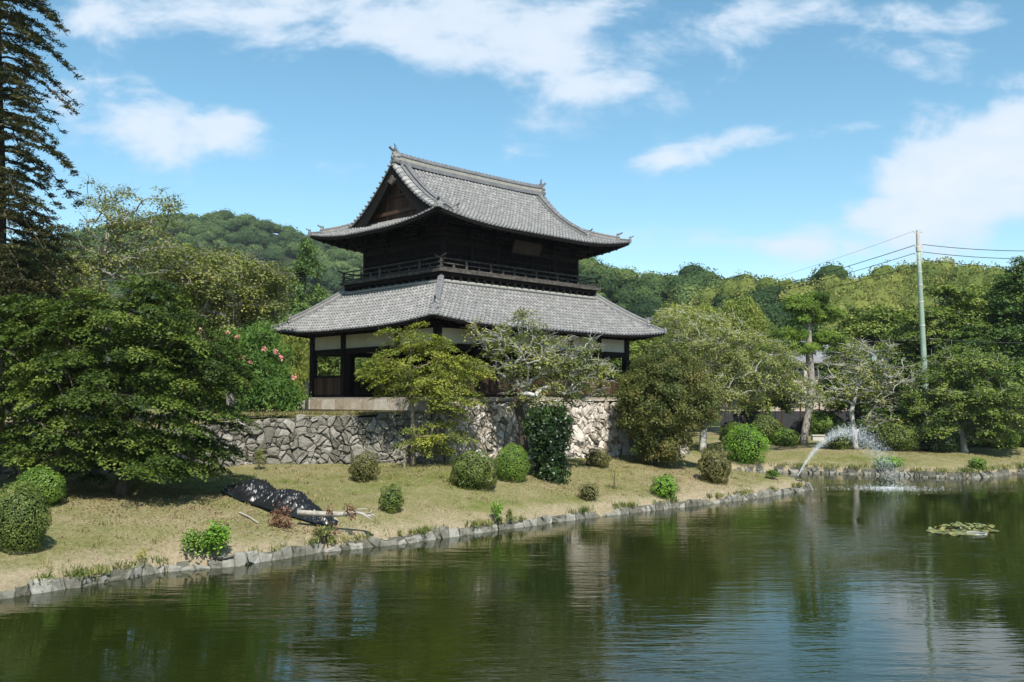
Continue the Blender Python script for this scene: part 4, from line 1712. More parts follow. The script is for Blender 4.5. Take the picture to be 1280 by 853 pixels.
forest(hC, (22, 125), (138, 224), 4.2, 2.6, 240, .50, 'bamboo_hill', keep=bam, squash=1.25, name_='bamboo_grove', label='yellow green bamboo grove covering the right hill', bristle=True)

# shrubs ---------------------------------------------------------------------


def bush(name, label, px, py, wpx, hpx, mat, group=None, cat='bush', lsize=.075, dens=1.0, dep=1.0, lump=.15, loc=None, cut=.0, sprig=0.0, Y=None):
    """clipped shrub whose foot sits on the bank below pixel (px, py)"""
    g = ground_at(px, py) if loc is None else np.array(loc)
    sc_ = g[1] / F
    rx, h = wpx * sc_ / 2, hpx * sc_
    g = g + np.array([0, rx * .6, 0]) if loc is None else g
    if loc is None:
        g[2] = float(gz(g[0], g[1], True)[0])
    ry = rx * dep
    cz = h * .42
    area = 4 * PI * ((rx * ry + rx * h * .5 + ry * h * .5) / 3)
    n = int(area / (lsize * lsize * .62) * 2.6 * dens)
    d_ = RNG.normal(0, 1, (n, 3))
    d_ /= np.linalg.norm(d_, axis=1, keepdims=True)
    ph = RNG.uniform(0, 6, 6)
    lobe = 1 + lump * (np.sin(d_[:, 0] * 6 + ph[0]) * np.cos(d_[:, 1] * 5 + ph[1]) + .7 * np.sin(d_[:, 2] * 8 + ph[2] + d_[:, 0] * 4) + .5 * np.sin(d_[:, 0] * 15 + ph[3]) * np.sin(d_[:, 2] * 13 + ph[4]))
    lobe = np.clip(lobe, .86, 1.2) + .06 * np.sin(d_[:, 0] * 2.3 + ph[1]) * np.sin(d_[:, 1] * 2 + ph[2])
    r = lobe * (1 - np.abs(RNG.normal(0, .07 + sprig, n)))
    if sprig:
        r += np.abs(RNG.normal(0, sprig, n))
    P = d_ * r[:, None] * np.array([rx, ry, h * .58]) + np.array([0, 0, cz])
    ok = P[:, 2] > -.05
    P, d_ = P[ok], d_[ok]
    Nn = d_ / np.array([rx, ry, h * .58]) * rx + RNG.normal(0, .38, d_.shape)
    tone = np.clip(.5 + .5 * np.sin(d_[:, 0] * 7 + ph[5]) * np.cos(d_[:, 2] * 9 + ph[0]), 0, 1)
    m_ = MB()
    leaves(m_, P, Nn, lsize, .62, rnd=np.clip(tone * .35 + RNG.uniform(0, .65, len(P)), 0, 1))
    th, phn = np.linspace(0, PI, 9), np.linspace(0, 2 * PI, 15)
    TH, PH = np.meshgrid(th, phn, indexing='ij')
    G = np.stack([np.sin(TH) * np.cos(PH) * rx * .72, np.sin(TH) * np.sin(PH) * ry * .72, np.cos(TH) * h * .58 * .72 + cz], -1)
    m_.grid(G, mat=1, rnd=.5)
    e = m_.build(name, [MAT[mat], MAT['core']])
    e.location = tuple(g)
    return tag(e, label, cat, group)


GA = 'clipped round azalea bushes on the near bank'
bush('azalea_bush', 'big dark green clipped bush at the left edge of the near bank', 12, 694, 74, 84, 'bush', GA, lsize=.06, lump=.06)
bush('azalea_bush', 'bright green clipped bush just behind the biggest one at the left edge', 42, 636, 58, 48, 'bush_mid', GA, lsize=.065, lump=.07)
bush('azalea_bush', 'small bush with green cap and bare brown twigs under the grey stone wall', 453, 604, 38, 34, 'bush_olive', GA, lsize=.065, sprig=.04)
bush('azalea_bush', 'small dark clipped bush alone on the open grass slope', 488, 643, 31, 33, 'bush', GA, lsize=.065, lump=.14)
bush('azalea_bush', 'wide dark olive bush at the foot of the bleached wall', 591, 613, 62, 46, 'bush', GA, lsize=.07, lump=.12)
bush('azalea_bush', 'bright green round bush between the wide olive bush and the cherry trunk', 639, 604, 45, 44, 'bush_mid', GA, lsize=.065, lump=.05)
bush('azalea_bush', 'small olive bush right of the ivy covered cherry trunk', 748, 586, 32, 23, 'bush_olive', GA, lsize=.07, lump=.14)
bush('azalea_bush', 'low sparse brownish bush halfway down the bank', 736, 628, 26, 20, 'bush_olive', GA, lsize=.07, sprig=.12, dens=.6)
bush('azalea_bush', 'fresh green shrub right at the edging stones', 833, 628, 32, 27, 'bush_bright', GA, lsize=.09, lump=.16, sprig=.05)
bush('azalea_bush', 'upright olive brown clipped bush beside the pale cherry trunk', 896, 606, 42, 45, 'bush_olive', GA, lsize=.075)
bush('shrub', 'bushy bright green shrub near the tip of the peninsula', 937, 586, 52, 48, 'bush_bright', lsize=.12, lump=.16, sprig=.10, dens=.8)

# broad leaved background and foreground trees


def E(base, px, py, Y, rpx, hpx, dm):
    p = at(px, py, Y) - base
    k = Y / F
    return (p[0], p[1], p[2], rpx * k, dm, hpx * k)


def TP_(base, pts):
    return [tuple(at(a, b, y) - base) for a, b, y in pts]


# the big dark maple on the left bank
b = np.array([at(150, 600, 35.5)[0], 35.5, 0.])
b[2] = float(gz(b[0], b[1])[0])
Ym = 35.5
make_tree('maple_tree', 'large dense dark green maple filling the left bank', 'tree', b, [(0, 0, -.1), (.2, .1, 1.2), (.1, .2, 2.6), (.5, .1, 4.2), (.9, 0, 6.0)], .24,
          [E(b, 150, 485, Ym, 112, 98, 3.4), E(b, 190, 405, Ym, 62, 48, 2.4), E(b, 187, 368, Ym, 30, 24, 1.3), E(b, 118, 385, Ym, 34, 26, 1.6), E(b, 255, 490, Ym, 48, 92, 2.6), E(b, 20, 470, Ym, 75, 95, 3.0),
           E(b, 222, 568, Ym, 66, 30, 2.6), E(b, 105, 560, Ym, 90, 36, 2.8), E(b, 60, 405, Ym, 52, 36, 2.4), E(b, -10, 400, Ym, 50, 40, 2.4)],
          520, 185, .58, .055, .105, 'maple_dark', 'bark_brown', mind=.48, shell=.30, rtip=.014, bend=.2, up=.2, droop=.45)

# yellowing maple in front of the wall
b = ground_at(516, 583)
Yb = b[1]
make_tree('maple_tree', 'slender yellow green maple standing before the grey wall', 'tree', b, TP_(b, [(516, 583, Yb), (517, 545, Yb), (515, 510, Yb), (512, 470, Yb), (514, 430, Yb)]), .125,
          [E(b, 520, 468, Yb, 62, 40, 1.7), E(b, 510, 420, Yb, 36, 22, 1.1), E(b, 568, 495, Yb, 36, 34, 1.5), E(b, 478, 462, Yb, 28, 20, 1.2), E(b, 545, 548, Yb, 46, 22, 1.2), E(b, 560, 440, Yb, 25, 18, 1.0), E(b, 590, 465, Yb, 22, 20, 1.1)],
          205, 88, .44, .06, .085, 'maple_yellow', 'bark_tan', mind=.36, shell=.4, rtip=.010, up=.25, droop=.3, twigs=1, twr=.008)

# old cherry in front of the gate
b = ground_at(657, 588)
Yb = b[1]
make_tree('cherry_tree', 'old grey cherry with thin leaves and bare lichened twigs in front of the gate', 'tree', b,
          TP_(b, [(657, 588, Yb), (655, 560, Yb), (654, 535, Yb), (647, 505, Yb), (640, 480, Yb)]), .21,
          [E(b, 660, 455, Yb, 72, 38, 2.0), E(b, 618, 415, Yb, 42, 24, 1.5), E(b, 722, 462, Yb, 48, 42, 1.8), E(b, 690, 490, Yb, 62, 22, 1.6), E(b, 660, 412, Yb, 25, 28, 1.0)],
          240, 42, .44, .09, .115, 'cherry', 'bark_pale', bark2='bark_brown', mind=.34, shell=.42, rtip=.013, up=.25, twigs=6, twr=.015, sparse=.22, droop=.5, leaf_droop=.3)
g_ = ground_at(687, 600)
make_tree('ivy_shrub', 'tall dark leafy shrub growing against the foot of the old cherry', 'shrub', g_, [(0, 0, -.1), (.05, 0, .6), (0, 0, 1.5), (0, 0, 2.4)], .05,
          [E(g_, 684, 545, g_[1], 25, 40, .9), E(g_, 700, 530, g_[1], 14, 24, .7), E(g_, 690, 590, g_[1], 22, 12, .8), E(g_, 668, 525, g_[1], 12, 20, .5)],
          230, 40, .24, .10, .12, 'ivy', 'bark_brown', mind=.18, shell=.3, rtip=.008, flat=.4, droop=.6)

# round osmanthus
b = ground_at(832, 588)
Yb = b[1] + 1.5
b[1] = Yb
b[2] = float(gz(b[0], b[1])[0])
make_tree('osmanthus_tree', 'dense rounded olive brown evergreen at the right end of the wall', 'tree', b, TP_(b, [(832, 580, Yb), (832, 550, Yb), (830, 520, Yb), (830, 480, Yb)]), .20,
          [E(b, 832, 498, Yb, 60, 50, 2.5), E(b, 830, 465, Yb, 46, 34, 2.1), E(b, 798, 505, Yb, 26, 40, 1.6), E(b, 866, 500, Yb, 28, 36, 1.6), E(b, 824, 545, Yb, 38, 32, 1.8)],
          640, 130, .42, .14, .085, 'osmanthus', 'bark_brown', mind=.32, shell=.22, rtip=.012, flat=.5, droop=.1)

# pale cherry behind it
b = ground_at(878, 566)
Yb = b[1]
make_tree('cherry_tree', 'pale leafy cherry with a white grey trunk behind the rounded evergreen', 'tree', b, TP_(b, [(878, 566, Yb), (880, 530, Yb), (884, 490, Yb), (890, 450, Yb)]), .26,
          [E(b, 890, 420, Yb, 62, 32, 3.0), E(b, 940, 455, Yb, 58, 36, 3.0), E(b, 850, 405, Yb, 40, 22, 2.5), E(b, 905, 480, Yb, 60, 32, 3.0), E(b, 980, 480, Yb, 36, 18, 2)],
          330, 78, .60, .12, .12, 'cherry_pale', 'bark_pale', mind=.5, shell=.35, rtip=.018, twigs=4, twr=.014, droop=.6, leaf_droop=.3)

# terrace trees on the left ---------------------------------------------------
TZ = 4.35
def tb(px, Y, z=TZ):
    p = at(px, 500, Y)
    return np.array([p[0], Y, z])

b = tb(128, 45)
make_tree('cherry_tree', 'tall open cherry with fine leafy twigs against the sky above the maple', 'tree', b, TP_(b, [(128, 520, 45), (135, 440, 45), (128, 360, 45), (135, 290, 45)]), .20,
          [E(b, 165, 275, 45, 58, 38, 2.5), E(b, 130, 245, 45, 30, 22, 1.5), E(b, 215, 250, 45, 20, 18, 1.2), E(b, 75, 320, 45, 70, 40, 3.0), E(b, 175, 325, 45, 60, 35, 2.6)],
          250, 24, .46, .10, .12, 'cherry', 'bark_grey', mind=.42, shell=.5, rtip=.014, twigs=4, twr=.011, droop=.5, leaf_droop=.4, bend=.35)
b = tb(290, 50)
make_tree('cherry_tree', 'wide grey green cherry with lichened branches left of the gate', 'tree', b, TP_(b, [(290, 520, 50), (285, 460, 50), (295, 410, 50), (300, 370, 50)]), .26,
          [E(b, 285, 355, 50, 74, 42, 3.2), E(b, 235, 340, 50, 50, 40, 2.5), E(b, 332, 362, 50, 30, 38, 2.2), E(b, 275, 410, 50, 45, 30, 2.6)],
          420, 52, .55, .12, .13, 'cherry', 'bark_grey', mind=.42, shell=.32, rtip=.016, twigs=4, twr=.013, droop=.5, leaf_droop=.3, sparse=.08)
b = tb(40, 43, 4.0)
make_tree('cherry_tree', 'shaded leafy cherry between the tall conifer and the maple', 'tree', b, TP_(b, [(40, 540, 43), (45, 460, 43), (40, 400, 43), (50, 350, 43)]), .22,
          [E(b, 30, 350, 43, 75, 55, 3.0), E(b, 90, 370, 43, 50, 40, 2.6), E(b, -60, 380, 43, 70, 70, 3.0)],
          280, 55, .50, .12, .12, 'cherry', 'bark_grey', mind=.45, shell=.35, rtip=.015, twigs=3, twr=.012, droop=.5, leaf_droop=.3)

# oleander with flowers
b = tb(322, 46.6, 4.4)
ol = make_tree('oleander_shrub', 'tall oleander shrub with pink flowers beside the podium', 'shrub', b, [(0, 0, -.1), (.1, 0, .5), (.1, 0, 1.4), (.0, 0, 2.4)], .06,
               [E(b, 322, 462, 46.6, 42, 58, 1.8), E(b, 345, 490, 46.6, 32, 30, 1.5), E(b, 300, 450, 46.6, 32, 40, 1.5), E(b, 362, 505, 46.6, 20, 18, 1.0)],
               330, 34, .34, .16, .20, 'oleander', 'bark_brown', mind=.28, shell=.3, rtip=.009, flat=.15, aspect=.22, bend=.1, up=.1, droop=-.1, leaf_droop=.2)
fm = MB()
for (px_, py_) in [(250, 413), (284, 417), (297, 422), (302, 448), (312, 452), (345, 440), (352, 446), (368, 472), (330, 436)]:
    p = at(px_, py_, 45.2 + random.uniform(-.2, .4)) - b
    C, Nn = tuft(p, 20, .13, .06, np.array([0, -1., 0]), .3, 0)
    leaves(fm, C, Nn + np.array([0, -.6, 0]), .10, .8)
fm.build('flowers', MAT['petal'], ol)

# tall conifer at the left edge
b = tb(-6, 41, 3.9)
cz_ = MB()
lf = MB()
e = empty('conifer_tree', tuple(b), 0, 'towering dusky conifer with drooping layered boughs at the left edge', 'tree')
tp0 = at(-8, 540, 41) - b
tp1 = at(0, -330, 41) - b
tr = np.array([tp0 * (1 - q) + tp1 * q for q in np.linspace(0, 1, 14)])
tr[:, 0] += .12 * np.sin(np.linspace(0, 7, 14))
cz_.tube(tr, np.linspace(.42, .10, 14), 10, wob=.08)
zt_ = tp1[2]
nb_ = 150
for i in range(nb_):
    hz = tp0[2] + 5.0 + (zt_ - 6.0) * (i + RNG.uniform(-.4, .4)) / nb_
    q = (hz - tp0[2]) / (zt_ - tp0[2])
    if hz < 1:
        continue
    org = tp0 * (1 - q) + tp1 * q
    a = RNG.uniform(-PI, PI)
    if i % 3 == 0:
        a = RNG.uniform(-.7, .4)
    elif i % 3 == 1:
        a = RNG.uniform(-2.2, -.5)
    L_ = RNG.uniform(2.4, 4.5) * (1 - .25 * q)
    dx, dy = math.cos(a), math.sin(a)
    pts = []
    for k in range(9):
        t_ = k / 8
        pts.append(org + np.array([dx * L_ * t_, dy * L_ * t_, L_ * (.10 * t_ - .62 * t_ ** 2)]) + RNG.normal(0, .03, 3))
    pts = np.array(pts)
    cz_.tube(pts, np.linspace(.06, .014, 9), 4, rnd=.4, cap=False)
    for k in range(2, 9):
        for s_ in (-1, 1):
            if RNG.uniform() < .16:
                continue
            ln = RNG.uniform(.35, 1.2) * (1.15 - .07 * k)
            tw = pts[k] + np.array([-dy * s_ * ln * .8 + dx * ln * .45, dx * s_ * ln * .8 + dy * ln * .45, -.30 * ln])
            cz_.tube([pts[k], (pts[k] + tw) / 2 + np.array([0, 0, .03]), tw], [.014, .010, .006], 3, rnd=.5, cap=False)
            n = int(90 * ln)
            w = RNG.uniform(.1, 1.05, n)[:, None]
            C = pts[k] * (1 - w) + tw * w + RNG.normal(0, 1, (n, 3)) * np.array([.10, .10, .035])
            Nn = RNG.normal(0, .35, (n, 3)) + np.array([0, 0, 1.])
            leaves(lf, C, Nn, .19, .32, rnd=np.clip(RNG.uniform(0, .5, n) + RNG.uniform(0, .5), 0, 1), droop=.45)
cz_.build('trunk', MAT['bark_brown'], e, smooth=True)
lf.build('crown', MAT['cedar'], e)

# ------------------------------------------------------------------ far bank
# tall pine
b = ground_at(1004, 557)
Yb = b[1]
make_tree('pine_tree', 'tall garden pine with layered green pads and a pale curving trunk on the far bank', 'tree', b,
          TP_(b, [(1004, 557, Yb), (1007, 535, Yb), (1012, 510, Yb), (1015, 480, Yb), (1012, 450, Yb), (1011, 420, Yb), (1012, 395, Yb)]), .30,
          [E(b, 1008, 384, Yb, 28, 9, 1.7), E(b, 1036, 393, Yb, 20, 7, 1.4), E(b, 1012, 400, Yb, 26, 6, 1.6), E(b, 988, 420, Yb, 24, 8, 1.6), E(b, 1036, 424, Yb, 24, 7, 1.6),
           E(b, 978, 436, Yb, 15, 6, 1.2), E(b, 1005, 437, Yb, 24, 7, 1.4), E(b, 1022, 372, Yb, 12, 6, 1.0), E(b, 995, 376, Yb, 14, 5, 1.0)],
          210, 120, .40, .12, .26, 'pine', 'bark_pine', mind=.30, shell=.5, rtip=.03, aspect=.16, flat=.1, droop=-.3, up=.1)

# bare lichened cherry behind the fountain
b = ground_at(1070, 562)
Yb = b[1]
make_tree('cherry_tree', 'half bare silvery cherry with crooked twigs behind the fountain', 'tree', b, TP_(b, [(1070, 562, Yb), (1068, 540, Yb), (1064, 515, Yb), (1070, 490, Yb)]), .20,
          [E(b, 1060, 470, Yb, 52, 30, 3.0), E(b, 1110, 480, Yb, 48, 34, 3.0), E(b, 1085, 445, Yb, 34, 24, 2.4), E(b, 1095, 525, Yb, 30, 14, 2.2), E(b, 1020, 500, Yb, 26, 14, 2.0)],
          210, 26, .60, .14, .17, 'cherry', 'bark_pale', mind=.5, shell=.4, rtip=.022, twigs=6, twr=.017, sparse=.42, droop=.5)
b = ground_at(1205, 566)
Yb = b[1]
make_tree('maple_tree', 'spreading dark tree leaning over the far bank at the right', 'tree', b, TP_(b, [(1205, 568, Yb), (1204, 548, Yb), (1196, 530, Yb), (1188, 505, Yb)]), .26,
          [E(b, 1195, 490, Yb, 66, 34, 3.4), E(b, 1250, 505, Yb, 46, 36, 3.2), E(b, 1160, 500, Yb, 34, 28, 2.6), E(b, 1210, 455, Yb, 48, 26, 2.8), E(b, 1235, 535, Yb, 34, 18, 2.2), E(b, 1170, 535, Yb, 26, 12, 2.0)],
          300, 90, .66, .12, .15, 'tree_mid', 'bark_grey', mind=.5, shell=.35, rtip=.024, twigs=2, twr=.018)

# background trees, two broad kinds and one layered kind, copied
LG = 'trees in the park behind the far bank'


def Yg(px, Y):
    p = at(px, 500, Y)
    return np.array([p[0], Y, float(gz(p[0], Y, False)[0])])


O = np.zeros(3)
protoA = make_tree('broadleaf_tree', 'x', 'tree', Yg(1130, 84), [(0, 0, -.2), (.1, 0, 2.5), (.2, .1, 5), (.1, 0, 7)], .26,
                   [(0, 0, 5.6, 3.3, 3.0, 2.6), (.8, 0, 8.0, 2.2, 2.0, 1.6), (-1.6, 0, 4.2, 2.4, 2.2, 1.8), (1.9, 0, 4.2, 2.2, 2.2, 1.7)],
                   260, 95, .66, .12, .175, 'tree_mid', 'bark_brown', group=LG, mind=.5, shell=.28, rtip=.02)
protoB = make_tree('evergreen_tree', 'x', 'tree', Yg(1262, 88), [(0, 0, -.2), (.1, 0, 3), (.0, .1, 6), (.1, 0, 10)], .30,
                   [(0, 0, 9.5, 2.0, 2.0, 2.0), (0, 0, 6.6, 3.0, 2.8, 2.2), (1.2, 0, 4.0, 2.8, 2.6, 1.8), (-1.4, 0, 4.2, 2.6, 2.6, 1.8), (0, 0, 11.4, 1.0, 1.0, 1.2)],
                   300, 95, .66, .12, .175, 'tree_dark', 'bark_brown', group=LG, mind=.5, shell=.3, rtip=.02)
protoC = make_tree('layered_tree', 'x', 'tree', Yg(1186, 82), [(0, 0, -.2), (.3, 0, 3), (-.2, .1, 6), (.1, 0, 10.5)], .28,
                   [(0, 0, 11.0, 1.4, 1.4, .5), (1.1, 0, 10.0, 1.6, 1.4, .4), (-1.2, 0, 9.3, 1.8, 1.6, .45), (1.4, .2, 8.4, 2.2, 1.6, .45), (-1.4, 0, 7.6, 2.3, 1.8, .5), (1.3, 0, 6.6, 2.6, 1.8, .5),
                    (-1.5, 0, 5.6, 2.6, 2.0, .5), (1.5, 0, 4.6, 2.8, 2.0, .5), (-1.2, 0, 3.8, 2.6, 2.0, .5)],
                   260, 115, .62, .07, .165, 'tree_mid', 'bark_pine', group=LG, mind=.42, shell=.5, rtip=.022, up=.05)
protoD = make_tree('bamboo_clump', 'x', 'bamboo', Yg(905, 100), [(0, 0, -.2), (0, 0, 4), (.2, 0, 8), (.3, 0, 11)], .10,
                   [(0, 0, 7.5, 3.0, 2.4, 3.4), (1.5, 0, 10.5, 1.6, 1.4, 1.8), (-1.6, 0, 9.6, 1.6, 1.4, 1.8)],
                   240, 70, .62, .25, .26, 'bamboo', 'bark_tan', group=LG, mind=.5, shell=.35, rtip=.014, flat=.15, aspect=.32, droop=.6, leaf_droop=.5)
protoA['label'] = 'rounded mid green tree left of the utility pole among the park trees'
protoB['label'] = 'dark evergreen standing tall near the right edge of the photo'
protoC['label'] = 'layered tree just right of the utility pole'
protoD['label'] = 'bright green bamboo clump rising behind the pale cherry'


def put(proto, h0, px, Y, top, label, wid=1.0):
    """copy a tree so that it stands at depth Y with its real height reaching the seen top"""
    p = Yg(px, Y)
    H = EZ + (YH - top) / F * Y - p[2]
    s_ = H / h0
    return copy_thing(proto, tuple(p), RNG.uniform(0, 6.28), s_ * wid, label, LG, s_)


def resize(o, h0, top):
    H = EZ + (YH - top) / F * o.location.y - o.location.z
    o.scale = (H / h0,) * 3


resize(protoA, 9.4, 405)
resize(protoB, 12.4, 345)
resize(protoC, 11.6, 352)
resize(protoD, 12.0, 374)
put(protoA, 9.4, 1228, 96, 352, 'rounded green tree between the layered tree and the tall evergreen')
put(protoA, 9.4, 1066, 92, 425, 'rounded green tree behind the silvery cherry', 1.1)
put(protoA, 9.4, 1098, 104, 378, 'rounded tree showing its top under the bamboo hillside', 1.1)
put(protoA, 9.4, 958, 92, 428, 'rounded tree between the pale cherry and the garden pine')
put(protoA, 9.4, 838, 92, 392, 'rounded green tree beyond the right corner of the gate roof', 1.2)
put(protoB, 12.4, 1285, 80, 322, 'dark evergreen cut by the right edge of the photo', 1.0)
put(protoB, 12.4, 1212, 78, 410, 'low dark evergreen behind the spreading tree on the far bank', 1.5)
put(protoB, 12.4, 1130, 82, 440, 'low dark evergreen behind the utility pole', 1.6)
put(protoC, 11.6, 1248, 84, 372, 'layered tree in front of the tall evergreens at the right')
put(protoC, 11.6, 1150, 92, 392, 'layered tree directly behind the utility pole')
put(protoD, 12.0, 940, 108, 384, 'second bamboo clump, shorter, right of the bright one', 1.0)
put(protoD, 12.0, 866, 104, 380, 'low bamboo clump beyond the gate roof corner', 1.1)
put(protoA, 9.4, 800, 82, 405, 'green tree seen under the right eave of the gate', 1.1)
put(protoA, 9.4, 745, 88, 425, 'green tree seen through the right bays of the gate', 1.3)
put(protoA, 9.4, 660, 90, 432, 'green tree seen through the middle bays of the gate', 1.4)
put(protoA, 9.4, 410, 72, 425, 'green tree seen through the left bay of the gate', 1.0)
put(protoD, 12.0, 366, 68, 408, 'yellow green clump between the oleander and the gate', .8)
put(protoA, 9.4, 470, 84, 440, 'green tree behind the hall of the gate', 1.5)
put(protoB, 12.4, 380, 78, 298, 'dusky conifer rising over the left eave of the gate', .55)
put(protoA, 9.4, 230, 70, 372, 'green tree on the terrace behind the grey green cherry', 1.3)
put(protoA, 9.4, 100, 66, 380, 'green tree on the terrace behind the maple', 1.4)
put(protoA, 9.4, -20, 62, 350, 'green tree on the terrace behind the tall conifer', 1.2)
put(protoA, 9.4, 330, 74, 400, 'green tree on the terrace left of the gate', 1.2)

# far hedge bushes: px, foot py, width, height, material
HG = 'round bushes below the trees on the far bank'
hed = [(925, 556, 46, 26, 'bush', 'dark round bush at the left end of the far row, behind the bright shrub'), (962, 556, 40, 38, 'bush', 'dark round bush left of the garden pine'),
       (985, 558, 34, 22, 'bush_mid', 'small green bush against the foot of the garden pine'), (1035, 546, 48, 34, 'bush_mid', 'pale green round bush right of the garden pine'),
       (1052, 562, 30, 34, 'bush', 'dark bush behind the fountain spray'), (1085, 556, 40, 30, 'bush_mid', 'light green bush behind the silvery cherry'),
       (1130, 564, 58, 38, 'bush', 'big dark dome shaped bush left of the utility pole foot'), (1180, 566, 44, 36, 'ivy', 'very dark bush right of the utility pole foot'),
       (1232, 560, 44, 30, 'bush', 'dark bush under the spreading tree'), (1262, 562, 34, 26, 'bush_mid', 'bush near the right edge of the far row'), (1292, 560, 40, 34, 'bush', 'bush cut by the right edge of the photo'),
       (1000, 530, 50, 24, 'bush_mid', 'light green bush behind the foot of the garden pine')]
for (px, py, w_, h_, mt, lb_) in hed:
    bush('azalea_bush', lb_, px, py, w_, h_, mt, HG, lsize=.13, lump=.08)
bush('azalea_bush', 'low fresh green bush on the open grass of the far bank', 1115, 588, 32, 13, 'bush_bright', None, lsize=.12, lump=.15, sprig=.06)
bush('azalea_bush', 'small dark bush in the tree shade of the far bank', 1225, 588, 20, 14, 'bush_mid', None, lsize=.12, lump=.15, sprig=.06)

# ------------------------------------------------------------------ small things on the near bank
def blades(mb, P, h, w, rnd):
    n = len(P)
    a = RNG.uniform(0, PI, n)
    dx = np.stack([np.cos(a), np.sin(a), np.zeros(n)], 1) * (w * RNG.uniform(.7, 1.4, n))[:, None] / 2
    ln = RNG.normal(0, .35, (n, 3))
    ln[:, 2] = 1
    tipp = P + ln * (h * RNG.uniform(.5, 1.3, n))[:, None]
    V = np.stack([P - dx, P + dx, tipp], 1).reshape(-1, 3)
    mb.add(V, np.arange(3 * n).reshape(n, 3), 0, rnd)


MAT['blade'] = leaf_mat('lawn_grass_blade', (.085, .098, .024), (.22, .195, .082), (.44, .36, .20), .25, .8, .05, .35)
n = 85000
Xg = RNG.uniform(-19, 20, n)
Yg_ = RNG.uniform(23, 60, n)
ok = inside(np.stack([Xg, Yg_], 1), LAND) & (Yg_ < np.interp(Xg, WX, WY) + .0) & (np.abs(Xg) < Yg_ * .57)
Xg, Yg_ = Xg[ok], Yg_[ok]
dn = RNG.uniform(-.35, .35, len(Xg))
Zg = gz(Xg, Yg_, False)
gx_i = np.clip(np.searchsorted(xs, Xg) - 1, 0, len(xs) - 2)
gy_i = np.clip(np.searchsorted(ys, Yg_) - 1, 0, len(ys) - 2)
fx = (Xg - xs[gx_i]) / (xs[gx_i + 1] - xs[gx_i])
fy = (Yg_ - ys[gy_i]) / (ys[gy_i + 1] - ys[gy_i])
Zg = Z[gx_i, gy_i] * (1 - fx) * (1 - fy) + Z[gx_i + 1, gy_i] * fx * (1 - fy) + Z[gx_i, gy_i + 1] * (1 - fx) * fy + Z[gx_i + 1, gy_i + 1] * fx * fy
ok = Zg > .35
m = MB()
blades(m, np.stack([Xg, Yg_, Zg - .01], 1)[ok], .065, .03, RNG.uniform(0, 1, ok.sum()))
tag(m.build('grass', MAT['blade']), kind='stuff')

# tufts of weeds hanging over the edging stones
m = MB()
for k in range(330):
    u = RNG.uniform(0, ecum[-1] * .97)
    if math.sin(u * .8) + math.sin(u * 2.1) + RNG.normal(0, .8) < .1:
        continue
    p = np.array(ef(u, .30, RNG.uniform(-.25, .12)))
    n = int(RNG.integers(14, 46))
    r_ = RNG.uniform(.06, .22)
    Pp = p + RNG.normal(0, 1, (n, 3)) * np.array([r_, r_, .05])
    tone = RNG.uniform(0, .8)
    blades(m, Pp, RNG.uniform(.12, .26), .035, np.clip(tone + RNG.uniform(-.2, .2, n), 0, 1))
    Cc, Nn = tuft(p + np.array([0, 0, .08]), n, r_, .05, np.zeros(3), .6, .4)
    leaves(m, Cc, Nn, .075, .5, rnd=np.clip(tone + RNG.uniform(-.2, .2, n), 0, 1))
for k in range(150):
    u = RNG.uniform(5, 42)
    p = np.array(ff(u, .42, RNG.uniform(-.4, .1)))
    n = 24
    Pp = p + RNG.normal(0, 1, (n, 3)) * np.array([.25, .25, .05])
    blades(m, Pp, .28, .05, np.clip(RNG.uniform(0, .8) + RNG.uniform(-.2, .2, n), 0, 1))
tag(m.build('bank_weeds', MAT['weed']), kind='stuff')


def weed(name, label, px, py, wpx, hpx, mat, n, ls, cat='plant', asp=.5):
    g = ground_at(px, py)
    k = g[1] / F
    m_ = MB()
    for q in range(max(5, n // 60)):
        a = RNG.uniform(0, 2 * PI)
        r_ = wpx * k / 2 * RNG.uniform(.1, .9)
        p1 = np.array([math.cos(a) * r_, math.sin(a) * r_ * .7, hpx * k * RNG.uniform(.5, 1.0)])
        m_.tube([(0, 0, -.03), p1 * .5 + np.array([0, 0, .05]), p1], [.012, .010, .006], 4, mat=1, rnd=.5)
        Cc, Nn = tuft(p1 * .85, 60, wpx * k * .24, hpx * k * .16, p1 / (np.linalg.norm(p1) + .01), .6, .5)
        leaves(m_, Cc, Nn, ls, asp, rnd=np.clip(RNG.uniform(0, .6) + RNG.uniform(0, .4, 60), 0, 1), droop=.3)
    o = m_.build(name, [MAT[mat], MAT['bark_tan']])
    o.location = tuple(g)
    return tag(o, label, cat)


weed('shrub', 'lime green leafy shrub overhanging the water at the left', 270, 698, 38, 38, 'bush_bright', 1500, .13, 'shrub')
weed('shrub', 'darker green low shrub left of the lime green one', 244, 694, 38, 26, 'bush_mid', 1100, .10, 'shrub')
weed('weed_plant', 'small bright weed standing on the edging stones below the round bushes', 619, 661, 18, 24, 'bush_bright', 500, .10)
weed('weed_plant', 'smaller pale weed just right of the bright one on the edging', 636, 657, 12, 12, 'weed', 300, .08)
weed('weed_plant', 'wispy yellow weed in the middle of the slope', 768, 611, 30, 26, 'yellow_weed', 320, .09, asp=.25)
weed('weed_plant', 'green weeds at the tip of the peninsula below the bright shrub', 968, 600, 24, 12, 'bush_mid', 500, .13)
weed('weed_plant', 'pale grassy weed at the water edge far left', 178, 727, 22, 18, 'yellow_weed', 260, .08, asp=.25)
weed('weed_plant', 'green weed hanging from the edging under the fallen trunk', 405, 690, 34, 20, 'weed', 600, .09)
weed('weed_plant', 'small weed growing from the grey wall above the tarpaulin', 323, 588, 22, 26, 'weed', 420, .12, asp=.3)

